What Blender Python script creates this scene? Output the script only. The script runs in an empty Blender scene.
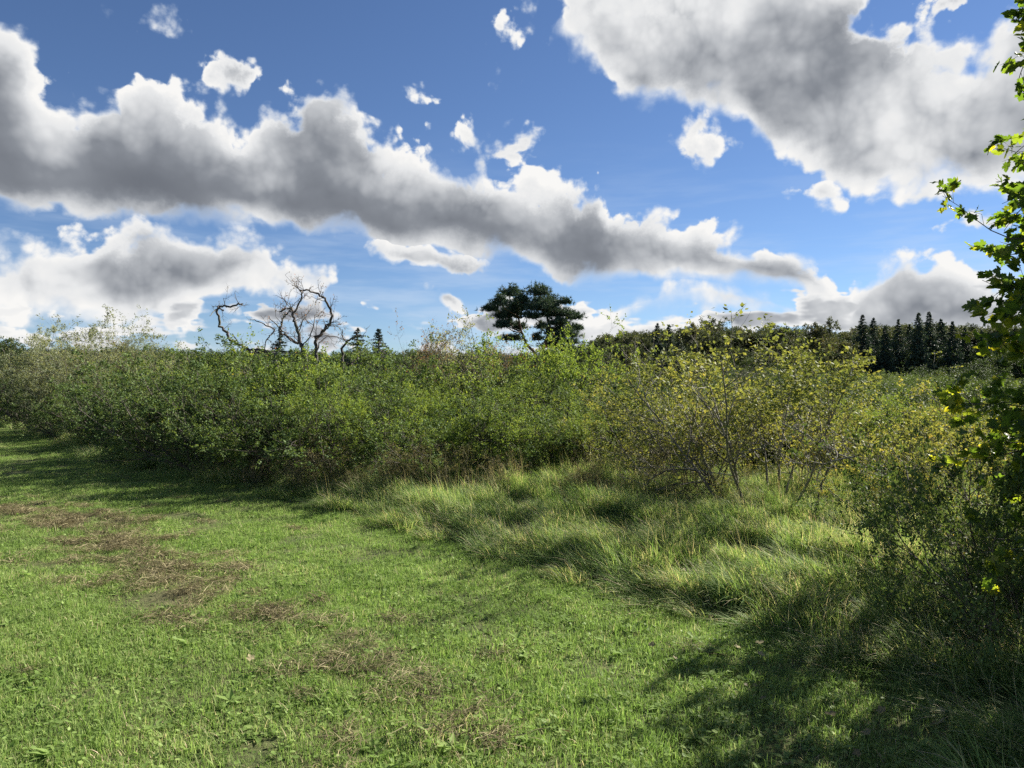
import bpy, math, random
import numpy as np
from mathutils import Vector

scene = bpy.context.scene
COL = scene.collection
R = math.radians
F_PX = 739.0          # focal length in pixels of the 1024 px wide picture
CAM_H = 1.6

# ---------------------------------------------------------------- camera
cam_data = bpy.data.cameras.new('camera')
cam_data.sensor_width = 36.0
cam_data.lens = 36.0 * F_PX / 1024.0
cam_data.clip_start = 0.05
cam_data.clip_end = 6000
cam = bpy.data.objects.new('camera', cam_data)
cam.location = (0, 0, CAM_H)
cam.rotation_euler = (R(90.0), 0, 0)
COL.objects.link(cam)
scene.camera = cam

# ---------------------------------------------------------------- exposure / engine
scene.view_settings.view_transform = 'Standard'
scene.view_settings.look = 'None'
scene.view_settings.exposure = EXPOSURE = 1.6
scene.view_settings.gamma = 1.0
scene.view_settings.use_curve_mapping = False
cy = scene.cycles
cy.max_bounces = 6
cy.diffuse_bounces = 3
cy.glossy_bounces = 1
cy.transmission_bounces = 3
cy.transparent_max_bounces = 4
cy.caustics_reflective = False
cy.caustics_refractive = False
cy.use_denoising = False
cy.sample_clamp_indirect = 6.0

# ---------------------------------------------------------------- sun
SUN_AZ = 53.0         # degrees to the right of the view direction
SUN_EL = 31.0
sun_dir = Vector((math.sin(R(SUN_AZ)) * math.cos(R(SUN_EL)), math.cos(R(SUN_AZ)) * math.cos(R(SUN_EL)), math.sin(R(SUN_EL))))
sl = bpy.data.lights.new('sun', 'SUN')
sl.energy = 5.0
sl.angle = R(0.55)
sl.color = (1.0, 0.94, 0.84)
so = bpy.data.objects.new('sun', sl)
so.rotation_euler = (-sun_dir).to_track_quat('-Z', 'Y').to_euler()
so.location = (30, 30, 30)
COL.objects.link(so)

# ---------------------------------------------------------------- node helpers
class NT:
    """small helper round a node tree"""
    def __init__(s, tree):
        s.t = tree; s.n = tree.nodes; s.l = tree.links
    def node(s, typ, **kw):
        nd = s.n.new(typ)
        for k, v in kw.items():
            setattr(nd, k, v)
        return nd
    def put(s, sock, v):
        if isinstance(v, bpy.types.NodeSocket):
            s.l.new(v, sock)
        else:
            sock.default_value = v
    def math(s, op, a, b=0.0, c=None, clamp=False):
        nd = s.node('ShaderNodeMath', operation=op, use_clamp=clamp)
        s.put(nd.inputs[0], a); s.put(nd.inputs[1], b)
        if c is not None: s.put(nd.inputs[2], c)
        return nd.outputs[0]
    def vmath(s, op, a, b=(0, 0, 0), scale=None):
        nd = s.node('ShaderNodeVectorMath', operation=op)
        s.put(nd.inputs[0], a)
        if scale is None: s.put(nd.inputs[1], b)
        else: s.put(nd.inputs['Scale'], scale)
        return nd.outputs['Value'] if op in ('LENGTH', 'DOT_PRODUCT', 'DISTANCE') else nd.outputs[0]
    def smooth(s, v, lo, hi, a=0.0, b=1.0):
        nd = s.node('ShaderNodeMapRange', interpolation_type='SMOOTHSTEP')
        s.put(nd.inputs['Value'], v); s.put(nd.inputs['From Min'], lo); s.put(nd.inputs['From Max'], hi)
        s.put(nd.inputs['To Min'], a); s.put(nd.inputs['To Max'], b)
        return nd.outputs[0]
    def lin(s, v, lo, hi, a=0.0, b=1.0):
        nd = s.node('ShaderNodeMapRange')
        s.put(nd.inputs['Value'], v); s.put(nd.inputs['From Min'], lo); s.put(nd.inputs['From Max'], hi)
        s.put(nd.inputs['To Min'], a); s.put(nd.inputs['To Max'], b)
        return nd.outputs[0]
    dim2 = False
    def noise(s, vec, scale, detail=3.0, rough=0.5, out='Fac', lac=2.0, dist=0.0):
        nd = s.node('ShaderNodeTexNoise', noise_dimensions='2D' if s.dim2 else '3D')
        s.put(nd.inputs['Vector'], vec); nd.inputs['Scale'].default_value = scale
        nd.inputs['Detail'].default_value = detail; nd.inputs['Roughness'].default_value = rough
        nd.inputs['Lacunarity'].default_value = lac; nd.inputs['Distortion'].default_value = dist
        return nd.outputs[out]
    def mix(s, f, a, b):
        nd = s.node('ShaderNodeMix', data_type='RGBA')
        s.put(nd.inputs[0], f); s.put(nd.inputs[6], a); s.put(nd.inputs[7], b)
        return nd.outputs[2]
    def ramp(s, f, stops):
        nd = s.node('ShaderNodeValToRGB')
        cr = nd.color_ramp
        while len(cr.elements) < len(stops): cr.elements.new(0.5)
        for e, (p, c) in zip(cr.elements, stops):
            e.position = p; e.color = (*c, 1)
        s.put(nd.inputs[0], f)
        return nd.outputs[0]

# ---------------------------------------------------------------- world: Nishita sky with a cumulus layer
def sky_angle(px, py):
    """direction in degrees (azimuth, elevation) of a place in the sky"""
    a = math.atan((px - 512) / F_PX)
    return math.degrees(a), math.degrees(math.atan((385 - py) / F_PX * math.cos(a)))

# long cloud banks, described by the outline of their tops and of their bases
BANKS = [
    # (tops, bases, degrees over which it thickens, how fast it darkens below the top)
    # far bank low at the right
    ([(-900, 400), (540, 400), (575, 318), (615, 300), (640, 287), (700, 280), (770, 288), (800, 300), (835, 295), (850, 272), (872, 258), (905, 238), (935, 250), (950, 258), (985, 262), (1040, 280), (1200, 300)],
     [(-900, 400), (540, 400), (575, 338), (640, 322), (730, 320), (800, 330), (850, 345), (950, 348), (1040, 352), (1200, 352)], 2.8, 7.0),
    # grey shelf under the long bank at the left
    ([(-900, 210), (0, 222), (100, 218), (200, 215), (262, 232), (312, 250), (347, 282), (375, 330), (1200, 400)],
     [(-900, 330), (0, 332), (60, 326), (150, 328), (190, 316), (225, 300), (270, 298), (320, 300), (350, 292), (375, 330), (1200, 400)], 3.6, 18.0),
    # the long bank from the left edge down to the right
    ([(-900, 20), (0, 2), (26, 30), (50, 76), (75, 84), (105, 72), (150, 60), (190, 82), (235, 112), (262, 108), (290, 90), (342, 94), (370, 118), (400, 132), (430, 150), (470, 158), (520, 170), (560, 174), (582, 172),
      (604, 192), (622, 208), (660, 203), (692, 214), (730, 218), (760, 238), (790, 246), (815, 258), (838, 284), (858, 312), (1200, 400)],
     [(-900, 200), (0, 205), (50, 218), (150, 230), (250, 232), (300, 236), (350, 240), (410, 254), (455, 258), (485, 260), (505, 266), (530, 276), (560, 288), (650, 292), (760, 298), (800, 304), (838, 308), (858, 313), (1200, 400)], 3.0, 6.5),
    # the large cloud at the upper right
    ([(-900, 300), (535, 60), (552, 20), (566, -40), (640, -80), (760, -80), (830, -50), (870, -20), (895, 12), (930, 22), (960, 16), (1000, -10), (1100, -60), (1400, -60)],
     [(-900, 300), (535, 60), (552, 34), (566, 62), (600, 84), (640, 112), (668, 110), (700, 118), (740, 128), (762, 156), (800, 174), (840, 188), (875, 200), (915, 204), (960, 198), (1030, 206), (1400, 200)], 3.6, 18.0),
]
# smaller clouds: centre x, centre y, half width, half height above, flattening of the underside, tilt, weight
PUFFS = [
    (222, 74, 52, 34, 1.2, -12, .95), (712, 142, 46, 26, 1.2, -28, .95), (820, 190, 64, 22, 1.3, 22, .9),
    (440, 112, 46, 18, 1.0, 24, .62), (492, 144, 52, 34, 1.2, -6, .95), (522, 18, 40, 26, 1.0, -50, .62), (448, 304, 38, 15, 1.3, 18, .9), (420, 262, 95, 24, 1.6, 10, 1.1),
    (150, 8, 52, 26, 1.2, 20, .62), (975, 232, 46, 16, 1.4, -4, .60), (700, 128, 40, 22, 1.2, -30, .7), (300, 316, 62, 20, 1.6, 6, .95), (236, 306, 18, 20, 1.3, 0, .9), (124, 346, 26, 10, 1.4, 0, .8), (950, 8, 40, 30, 1.2, 10, .7),
]

def curve_node(t, u, a, b):
    """tops and bases as two channels of one curve lookup; u is the azimuth scaled to 0..1"""
    nd = t.node('ShaderNodeRGBCurve')
    mp = nd.mapping
    mp.use_clip = True
    for ci, pts in ((0, a), (1, b)):
        c = mp.curves[ci]
        q = []
        for px, py in pts:
            az_, el_ = sky_angle(px, py)
            q.append(((az_ + 60) / 120, min(max((el_ + 10) / 60, 0), 1)))
        q = sorted(set(q))
        c.points[0].location = q[0]; c.points[-1].location = q[-1]
        for x, y in q[1:-1]:
            c.points.new(x, y)
        for p_ in c.points: p_.handle_type = 'AUTO'
    mp.update()
    cc = t.node('ShaderNodeCombineColor')
    for i in range(3): t.put(cc.inputs[i], u)
    t.put(nd.inputs['Color'], cc.outputs[0])
    sp = t.node('ShaderNodeSeparateColor'); t.put(sp.inputs[0], nd.outputs[0])
    return sp.outputs[0], sp.outputs[1]

world = bpy.data.worlds.new('World')
scene.world = world
world.use_nodes = True
world.node_tree.nodes.clear()
w = NT(world.node_tree)
w.dim2 = True
tc = w.node('ShaderNodeTexCoord')
sky = w.node('ShaderNodeTexSky', sky_type='NISHITA')
sky.sun_disc = False
sky.sun_elevation = R(SUN_EL)
sky.sun_rotation = R(SUN_AZ)
sky.air_density = 1.0
sky.dust_density = 0.05
sky.ozone_density = 3.2
sky.altitude = 1200
EK = 2 ** EXPOSURE        # the clouds' brightness is given as seen, so exposure is taken out
SKY_K = 0.100 / EK
sep = w.node('ShaderNodeSeparateXYZ'); w.put(sep.inputs[0], tc.outputs['Generated'])
X, Y, Z = sep.outputs
hyp = w.math('POWER', w.math('ADD', w.math('MULTIPLY', X, X), w.math('MULTIPLY', Y, Y)), 0.5)
az = w.math('MULTIPLY', w.math('ARCTAN2', X, Y), 180 / math.pi)
el = w.math('MULTIPLY', w.math('ARCTAN2', Z, hyp), 180 / math.pi)
cmb = w.node('ShaderNodeCombineXYZ'); w.put(cmb.inputs[0], az); w.put(cmb.inputs[1], el)
P = cmb.outputs[0]
# outlines pushed about by a slow warp, then by billows that grow finer towards the horizon
wc = w.noise(P, 0.15, 2, 0.45, 'Color')
woff = w.vmath('MULTIPLY', w.vmath('SUBTRACT', wc, (.5, .5, .5)), (3.8, 2.6, 0))
Pw = w.vmath('ADD', P, woff)
spw = w.node('ShaderNodeSeparateXYZ'); w.put(spw.inputs[0], Pw)
azw, elw = spw.outputs[0], spw.outputs[1]
u = w.math('MULTIPLY_ADD', azw, 1 / 120, 0.5, clamp=True)
Ps = w.vmath('MULTIPLY', w.vmath('ADD', P, w.vmath('SCALE', woff, scale=.22)), (1.0, 1.15, 0))
def billow(vec, det):
    return w.noise(vec, 0.32, det, 0.53)
N0 = billow(Ps, 9)
N1 = billow(w.vmath('ADD', Ps, (0.42, 0.62, 0)), 2.6)
broad = w.noise(w.vmath('ADD', P, (40, 9, 0)), 0.10, 2, 0.5)
relief = w.math('SUBTRACT', billow(Ps, 2.6), N1)
vor = w.node('ShaderNodeTexVoronoi', feature='F1', voronoi_dimensions='2D'); w.put(vor.inputs['Vector'], w.vmath('ADD', P, w.vmath('SCALE', woff, scale=.5)))
vor.inputs['Scale'].default_value = 0.50; vor.inputs['Detail'].default_value = 2.0; vor.inputs['Roughness'].default_value = .55
puffy = w.math('MULTIPLY_ADD', vor.outputs['Distance'], -0.80, 0.36)
hor = w.smooth(elw, 4, 26, 0.55, 1.0)     # billows look smaller low over the horizon
nz = w.math('MULTIPLY', w.math('ADD', w.math('MULTIPLY_ADD', N0, 3.1, -1.50), puffy), hor)

D = None; S = None; rank = None
for tops, bases, thick, dark in BANKS:
    a, b = curve_node(w, u, tops, bases)
    dt = w.math('SUBTRACT', w.math('MULTIPLY_ADD', a, 60, -10), elw)      # degrees below the top
    db = w.math('SUBTRACT', elw, w.math('MULTIPLY_ADD', b, 60, -10))      # degrees above the base
    d = w.math('MINIMUM', w.math('MULTIPLY_ADD', dt, 1.3 / thick, nz), w.math('MULTIPLY_ADD', db, 1.3 / thick, w.math('MULTIPLY_ADD', nz, .45, .12)))
    d = w.math('MINIMUM', d, 2.0)
    s = w.math('MULTIPLY', dt, 1 / dark)
    if D is None: D, S = d, s
    else:
        f = w.smooth(w.math('SUBTRACT', d, D), -0.10, 0.22)
        nd = w.node('ShaderNodeMix', data_type='FLOAT'); w.put(nd.inputs[0], f); w.put(nd.inputs[2], S); w.put(nd.inputs[3], s)
        S = nd.outputs[0]
        D = w.math('MAXIMUM', D, d)
# one after the other, which keeps the shader small
vecp = Pw
for (cx, cy_, pw_, ph_, flat, tilt, wt) in PUFFS:
    a_, e_ = sky_angle(cx, cy_)
    a0, _ = sky_angle(cx - pw_, cy_); a1, _ = sky_angle(cx + pw_, cy_)
    _, e1 = sky_angle(cx, cy_ - ph_)
    mp = w.node('ShaderNodeMapping', vector_type='TEXTURE')
    w.put(mp.inputs['Vector'], vecp)
    mp.inputs['Location'].default_value = (a_, e_, 0)
    mp.inputs['Rotation'].default_value = (0, 0, R(-tilt))
    mp.inputs['Scale'].default_value = ((a1 - a0) / 2, e1 - e_, 1)
    v2 = w.vmath('MAXIMUM', mp.outputs[0], w.vmath('MULTIPLY', mp.outputs[0], (-1, -flat, -1)))
    bb = w.math('ADD', w.math('MULTIPLY_ADD', w.vmath('LENGTH', v2), -wt * 1.15, wt * 1.05), nz)
    f = w.math('GREATER_THAN', bb, D)
    nd = w.node('ShaderNodeMix', data_type='FLOAT'); w.put(nd.inputs[0], f); w.put(nd.inputs[2], S); nd.inputs[3].default_value = 0.42
    S = nd.outputs[0]
    D = w.math('MAXIMUM', D, bb)
    nd = w.node('ShaderNodeVectorMath', operation='MULTIPLY_ADD')
    w.put(nd.inputs[0], D); nd.inputs[1].default_value = (1e-9,) * 3; w.put(nd.inputs[2], vecp)
    vecp = nd.outputs[0]
# rows of little clouds low over the horizon all round, and scattered cloud in the rest of the sky
low = w.noise(w.vmath('ADD', w.vmath('MULTIPLY', P, (1, 2.6, 0)), (13, 3, 0)), 0.21, 3, 0.55)
band = w.math('MULTIPLY', w.smooth(el, 0.3, 2.2), w.smooth(el, 5.0, 9.5, 1, 0))
rightw = w.smooth(az, -8, 8, 0.05, 0.55)
lowd = w.math('ADD', w.math('ADD', w.math('MULTIPLY_ADD', low, 4.4, -2.0), rightw), nz)
lowd = w.math('ADD', lowd, w.math('MULTIPLY_ADD', band, 3.0, -3.0))
side = w.smooth(w.math('ABSOLUTE', az), 40, 56)
up = w.smooth(el, 33, 44)
away = w.math('MAXIMUM', side, up)
big = w.noise(w.vmath('MULTIPLY', P, (1, 1.5, 0)), 0.045, 2, 0.5)
oth = w.math('ADD', w.math('MULTIPLY_ADD', big, 7.0, -3.9), nz)
# outside the pictured part the banks give way to the scattered cloud
keep = w.math('MULTIPLY', away, 4.0)
D = w.math('SUBTRACT', D, keep)
lowd = w.math('MAXIMUM', lowd, w.math('ADD', w.math('MINIMUM', oth, 1.2), w.math('MULTIPLY_ADD', away, 4.0, -4.0)))
f = w.smooth(w.math('SUBTRACT', lowd, D), -0.15, 0.5)
nd = w.node('ShaderNodeMix', data_type='FLOAT'); w.put(nd.inputs[0], f); w.put(nd.inputs[2], S); nd.inputs[3].default_value = 0.30
S = nd.outputs[0]
D = w.math('MAXIMUM', D, lowd)
Dn = D
edge = w.math('MULTIPLY_ADD', w.noise(P, 0.22, 1, 0.5), 2.2, -0.55)     # crisp here, frayed there
alpha = w.smooth(Dn, 0.0, w.math('MAXIMUM', edge, 0.30))
# light: bright towards the sun-lit tops and wherever the cloud is thin, grey beneath
deep = w.smooth(Dn, 0.05, 1.5)
S2 = w.math('ADD', w.math('ADD', S, w.math('MULTIPLY_ADD', N1, -0.4, 0.20)), w.math('MULTIPLY_ADD', broad, 1.7, -0.85))
lit = w.math('POWER', 2.718, w.math('MULTIPLY', w.math('MAXIMUM', S2, 0.0), -1.1))
lit = w.math('SUBTRACT', lit, w.math('MULTIPLY', deep, 0.22))
thin = w.smooth(Dn, 0.0, 1.1, 0.50, 0.0)
lit = w.math('ADD', w.math('ADD', lit, thin), w.math('MULTIPLY', w.math('ADD', relief, w.math('MULTIPLY', puffy, .42)), w.math('MULTIPLY', w.smooth(S2, 0.1, 1.5, 1.25, 0.15), w.smooth(Dn, 0.3, 1.5, 1.0, 0.35))), clamp=True)
ccol = w.ramp(lit, [(0.0, (.16, .175, .205)), (.22, (.25, .27, .305)), (.45, (.50, .52, .55)), (.70, (.80, .81, .82)), (1.0, (.95, .94, .92))])
veil_n = w.noise(w.vmath('MULTIPLY', P, (.22, 1.5, 1)), 0.35, 4, 0.6)
veil = w.math('MULTIPLY', w.smooth(veil_n, .40, .75, 0, .5), w.smooth(el, 2, 20, 1, 0.0))
alpha2 = w.math('MAXIMUM', alpha, veil)
alpha3 = w.math('MULTIPLY', alpha2, w.math('GREATER_THAN', el, -0.3))
skycol = w.vmath('MULTIPLY', sky.outputs[0], (SKY_K * 0.90, SKY_K * 0.97, SKY_K * 1.12))
final = w.mix(alpha3, skycol, w.vmath('SCALE', w.mix(alpha, (.62, .74, .90, 1), ccol), scale=1 / EK))
bg = w.node('ShaderNodeBackground'); w.put(bg.inputs['Color'], final); bg.inputs['Strength'].default_value = 1.0
wo = w.node('ShaderNodeOutputWorld'); w.l.new(bg.outputs[0], wo.inputs['Surface'])
world.cycles.sampling_method = 'MANUAL'
world.cycles.sample_map_resolution = 256

# ---------------------------------------------------------------- mesh helpers
def unit(v):
    return v / np.maximum(np.linalg.norm(v, axis=-1, keepdims=True), 1e-9)

class MB:
    """collects vertices, triangles and quads (numpy) and makes ONE mesh of them"""
    def __init__(s):
        s.v = []; s.f3 = []; s.f4 = []; s.tint = []; s.n = 0
    def add(s, v, f, tint=None):
        v = np.asarray(v, np.float32).reshape(-1, 3); f = np.asarray(f, np.int64)
        (s.f3 if f.shape[1] == 3 else s.f4).append(f + s.n)
        s.v.append(v); s.n += len(v)
        s.tint.append(np.full(len(v), .5, np.float32) if tint is None else np.asarray(tint, np.float32).reshape(-1))
    def mesh(s, name, mat, smooth=False):
        me = bpy.data.meshes.new(name)
        v = np.concatenate(s.v)
        f3 = np.concatenate(s.f3) if s.f3 else np.zeros((0, 3), np.int64)
        f4 = np.concatenate(s.f4) if s.f4 else np.zeros((0, 4), np.int64)
        me.vertices.add(len(v)); me.vertices.foreach_set('co', v.ravel())
        loops = np.concatenate([f3.ravel(), f4.ravel()]).astype(np.int32)
        me.loops.add(len(loops)); me.loops.foreach_set('vertex_index', loops)
        npoly = len(f3) + len(f4)
        me.polygons.add(npoly)
        st = np.concatenate([np.arange(len(f3)) * 3, len(f3) * 3 + np.arange(len(f4)) * 4]).astype(np.int32)
        me.polygons.foreach_set('loop_start', st)
        if smooth: me.polygons.foreach_set('use_smooth', np.ones(npoly, bool))
        at = me.attributes.new('tint', 'FLOAT', 'POINT'); at.data.foreach_set('value', np.concatenate(s.tint))
        me.update(calc_edges=True)
        me.materials.append(mat)
        return me

def poly_grow(rng, p0, d0, L, wig, trop, k, drift=(0, 0, 1)):
    """n wandering lines of k segments: points (n, k+1, 3)"""
    n = len(p0); pts = np.empty((n, k + 1, 3)); pts[:, 0] = p0
    d = unit(d0); up = np.array(drift, float)
    tr = np.broadcast_to(np.asarray(trop, float), (n,))[:, None]
    for i in range(k):
        d = unit(d + rng.normal(0, wig, (n, 3)) + up * tr)
        pts[:, i + 1] = pts[:, i] + d * (L / k)[:, None]
    return pts

def sample_line(pts, t):
    n, k1, _ = pts.shape
    x = np.clip(t, 0, .9999) * (k1 - 1); i = x.astype(int); f = (x - i)[:, None]
    a = pts[np.arange(n), i]; b = pts[np.arange(n), i + 1]
    return a * (1 - f) + b * f, unit(b - a)

def perp(rng, d):
    r = rng.normal(0, 1, d.shape); r -= d * (r * d).sum(-1, keepdims=True)
    return unit(r)

def children(rng, pts, rad, L, n, ang, ratio, tmin=.25, tmax=1.0, shrink=.5):
    """n children on every line: starts, directions, lengths, radii"""
    m = len(pts)
    idx = np.repeat(np.arange(m), n)
    t = rng.uniform(tmin, tmax, len(idx))
    p, d = sample_line(pts[idx], t)
    a = np.radians(rng.normal(ang, ang * .25, len(idx)))[:, None]
    dd = unit(d * np.cos(a) + perp(rng, d) * np.sin(a))
    ll = L[idx] * ratio * (1 - shrink * t) * rng.uniform(.65, 1.25, len(idx))
    return p, dd, ll, rad[idx] * (1 - .6 * t) * .62

def tubes(mb, pts, r0, taper=.35, sides=4, rng=None, tint=None):
    n, k1, _ = pts.shape
    tan = np.empty_like(pts); tan[:, :-1] = pts[:, 1:] - pts[:, :-1]; tan[:, -1] = tan[:, -2]
    if k1 > 2: tan[:, 1:-1] = pts[:, 2:] - pts[:, :-2]
    tan = unit(tan)
    ref = unit(np.cross(tan[:, :1], np.array([.31, .52, .79])) + 1e-5)
    u = unit(ref - tan * (ref * tan).sum(-1, keepdims=True)); w_ = np.cross(tan, u)
    rr = r0[:, None] * np.linspace(1, taper, k1)[None]
    a = np.linspace(0, 2 * np.pi, sides, endpoint=False)
    v = pts[:, :, None] + rr[:, :, None, None] * (u[:, :, None] * np.cos(a)[:, None] + w_[:, :, None] * np.sin(a)[:, None])
    base = (np.arange(n) * k1 * sides)[:, None, None] + (np.arange(k1 - 1) * sides)[None, :, None]
    s0 = np.arange(sides)[None, None]; s1 = (s0 + 1) % sides
    f = np.stack([base + s0, base + s1, base + s1 + sides, base + s0 + sides], -1).reshape(-1, 4)
    mb.add(v, f, np.full(n * k1 * sides, .5) if tint is None else np.repeat(tint, k1 * sides))

LEAF = (np.array([(0, 0, 0), (.32, .42, .07), (0, 1, -.04), (-.32, .42, .07)]), np.array([(0, 1, 2), (0, 2, 3)]))
LONG = (np.array([(0, 0, 0), (.17, .40, .04), (0, 1, -.10), (-.17, .40, .04)]), np.array([(0, 1, 2), (0, 2, 3)]))
ROUND = (np.array([(0, 0, 0), (.34, .22, .05), (.38, .62, .05), (0, 1, -.05), (-.38, .62, .05), (-.34, .22, .05)]), np.array([(0, 1, 2), (0, 2, 3), (0, 3, 4), (0, 4, 5)]))
NEEDLE = (np.array([(-.09, 0, 0), (.09, 0, 0), (0, 1, 0)]), np.array([(0, 1, 2)]))
def maple_leaf():
    o = [(0, 0), (.16, .02), (.30, -.10), (.34, .06), (.50, .10), (.40, .22), (.58, .40), (.50, .46), (.56, .60), (.38, .56), (.24, .50), (.26, .70), (.14, .84), (0, 1.0)]
    o = o + [(-x, y) for x, y in o[-2:0:-1]]
    v = [(0, .36, -.03)] + [(x, y, .10 * abs(x) + .05 * math.sin(9 * x + 4 * y)) for x, y in o]
    n = len(o)
    return np.array(v), np.array([(0, 1 + i, 1 + (i + 1) % n) for i in range(n)])
MAPLE = maple_leaf()

def leaves(mb, rng, p, d, size, tpl=LEAF, up=.55, tint=None, spread=.8):
    """one leaf at each point p, pointing roughly along d"""
    n = len(p)
    f = unit(unit(d) + rng.normal(0, spread, (n, 3)))
    nr = unit(np.array([0, 0, up]) + rng.normal(0, .55, (n, 3)))
    s = unit(np.cross(f, nr)); nn = np.cross(s, f)
    tv, tf = tpl
    sz = (size * rng.uniform(.65, 1.3, n))[:, None, None]
    v = p[:, None] + sz * (tv[None, :, 0, None] * s[:, None] + tv[None, :, 1, None] * f[:, None] + tv[None, :, 2, None] * nn[:, None])
    fc = (np.arange(n) * len(tv))[:, None, None] + tf[None]
    if tint is None: tint = rng.uniform(0, 1, n)
    mb.add(v, fc.reshape(-1, 3), np.repeat(tint, len(tv)))

def on_lines(rng, pts, per, tmin=.1, tmax=1.0):
    idx = np.repeat(np.arange(len(pts)), per)
    return sample_line(pts[idx], rng.uniform(tmin, tmax, len(idx)))

def lump(p, seed, sc):
    """cheap smooth value noise 0..1 from sines, for clumps of colour that belong to the plant"""
    r = np.random.default_rng(seed); out = np.zeros(len(p))
    for _ in range(4):
        k = r.normal(0, 1 / sc, 3); out += np.sin(p @ k + r.uniform(0, 6.28))
    return np.clip(.5 + out * .18, 0, 1)

# ---------------------------------------------------------------- materials
def new_mat(name):
    m = bpy.data.materials.new(name); m.use_nodes = True; m.node_tree.nodes.clear()
    t = NT(m.node_tree); t.out = t.node('ShaderNodeOutputMaterial')
    return m, t

def leaf_mat(name, stops, trans=.38, rough=.6, objvar=.22, tcol=(1.25, 1.15, .55), spec=.08, gain=1.68, warm=(1.06, 1.0, 1.30), patch=0.0, patch_scale=.35):
    """stops: colour ramp over the leaf's own tint value"""
    m, t = new_mat(name)
    at = t.node('ShaderNodeAttribute', attribute_name='tint')
    oi = t.node('ShaderNodeObjectInfo')
    f = t.math('ADD', at.outputs['Fac'], t.math('MULTIPLY_ADD', oi.outputs['Random'], objvar, -objvar / 2), clamp=True)
    if patch:
        geo = t.node('ShaderNodeNewGeometry')
        f = t.math('ADD', f, t.math('MULTIPLY_ADD', t.noise(geo.outputs['Position'], patch_scale, 3, .6), patch * 2, -patch), clamp=True)
    c = t.ramp(f, [(p_, tuple(min(v_ * gain, .9) for v_ in c_)) for p_, c_ in [(q_, (k_[0] * warm[0], k_[1] * warm[1], k_[2] * warm[2])) for q_, k_ in stops]])
    b = t.node('ShaderNodeBsdfPrincipled'); t.put(b.inputs['Base Color'], c)
    b.inputs['Roughness'].default_value = rough; b.inputs['Specular IOR Level'].default_value = spec
    tr = t.node('ShaderNodeBsdfTranslucent'); t.put(tr.inputs['Color'], t.vmath('MULTIPLY', c, tcol))
    mx = t.node('ShaderNodeMixShader'); mx.inputs[0].default_value = trans
    t.l.new(b.outputs[0], mx.inputs[1]); t.l.new(tr.outputs[0], mx.inputs[2]); t.l.new(mx.outputs[0], t.out.inputs['Surface'])
    return m

def bark_mat(name, a, b, scale=18.0):
    m, t = new_mat(name)
    tcn = t.node('ShaderNodeTexCoord')
    n1 = t.noise(t.vmath('MULTIPLY', tcn.outputs['Object'], (1, 1, .25)), scale, 5, .65)
    n2 = t.noise(tcn.outputs['Object'], 2.2, 3, .5)
    c = t.mix(t.smooth(n1, .35, .68), (*a, 1), (*b, 1))
    c = t.mix(t.smooth(n2, .52, .70, 0, .55), c, (.16, .17, .11, 1))       # lichen
    s = t.node('ShaderNodeBsdfPrincipled'); t.put(s.inputs['Base Color'], c); s.inputs['Roughness'].default_value = .85
    bm = t.node('ShaderNodeBump'); bm.inputs['Strength'].default_value = .5; bm.inputs['Distance'].default_value = .01
    t.put(bm.inputs['Height'], n1); t.l.new(bm.outputs[0], s.inputs['Normal'])
    t.l.new(s.outputs[0], t.out.inputs['Surface'])
    return m

M = {}
M['hedge'] = leaf_mat('hedge_leaf', [(0, (.026, .050, .015)), (.45, (.054, .090, .024)), (.8, (.098, .140, .038)), (1, (.165, .170, .065))], trans=.30)
M['pale'] = leaf_mat('pale_leaf', [(0, (.065, .085, .040)), (.5, (.120, .145, .070)), (.85, (.185, .205, .110)), (1, (.20, .15, .06))])
M['bright'] = leaf_mat('bright_leaf', [(0, (.050, .088, .018)), (.5, (.095, .150, .028)), (.9, (.16, .205, .042)), (1, (.26, .21, .04))])
M['olive'] = leaf_mat('olive_leaf', [(0, (.055, .080, .022)), (.5, (.122, .146, .038)), (.8, (.195, .200, .048)), (.95, (.24, .19, .042)), (1, (.20, .09, .035))])
M['russet'] = leaf_mat('russet_leaf', [(0, (.060, .055, .022)), (.5, (.110, .088, .035)), (.8, (.17, .095, .04)), (1, (.22, .09, .04))])
M['dark'] = leaf_mat('dark_leaf', [(0, (.018, .034, .013)), (.5, (.032, .055, .018)), (1, (.065, .085, .026))], trans=.30)
M['far'] = leaf_mat('far_leaf', [(0, (.022, .036, .020)), (.5, (.045, .062, .030)), (.85, (.075, .088, .038)), (1, (.10, .09, .04))], objvar=.5, gain=1.25)
M['pine'] = leaf_mat('pine_needle', [(0, (.022, .042, .026)), (.5, (.036, .062, .036)), (1, (.062, .090, .048))], trans=.15)
M['spruce'] = leaf_mat('spruce_needle', [(0, (.010, .020, .013)), (.5, (.016, .030, .019)), (1, (.030, .046, .026))], trans=.15, objvar=.5, gain=2.6)
M['maple'] = leaf_mat('maple_leaf', [(0, (.035, .065, .014)), (.45, (.060, .105, .020)), (.66, (.125, .160, .024)), (.86, (.34, .32, .030)), (.96, (.42, .24, .03)), (1, (.26, .06, .02))], trans=.62, rough=.4, tcol=(1.45, 1.4, .40), spec=.25, gain=1.7)
M['grass'] = leaf_mat('grass_blade', [(0, (.052, .085, .016)), (.4, (.098, .145, .030)), (.75, (.150, .195, .046)), (.9, (.21, .215, .085)), (1, (.30, .24, .12))], trans=.42, rough=.5, objvar=.30, tcol=(1.05, 1.2, .75), patch=.30, patch_scale=1.1, gain=1.95, warm=(1.10, 1.06, 1.5))
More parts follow.
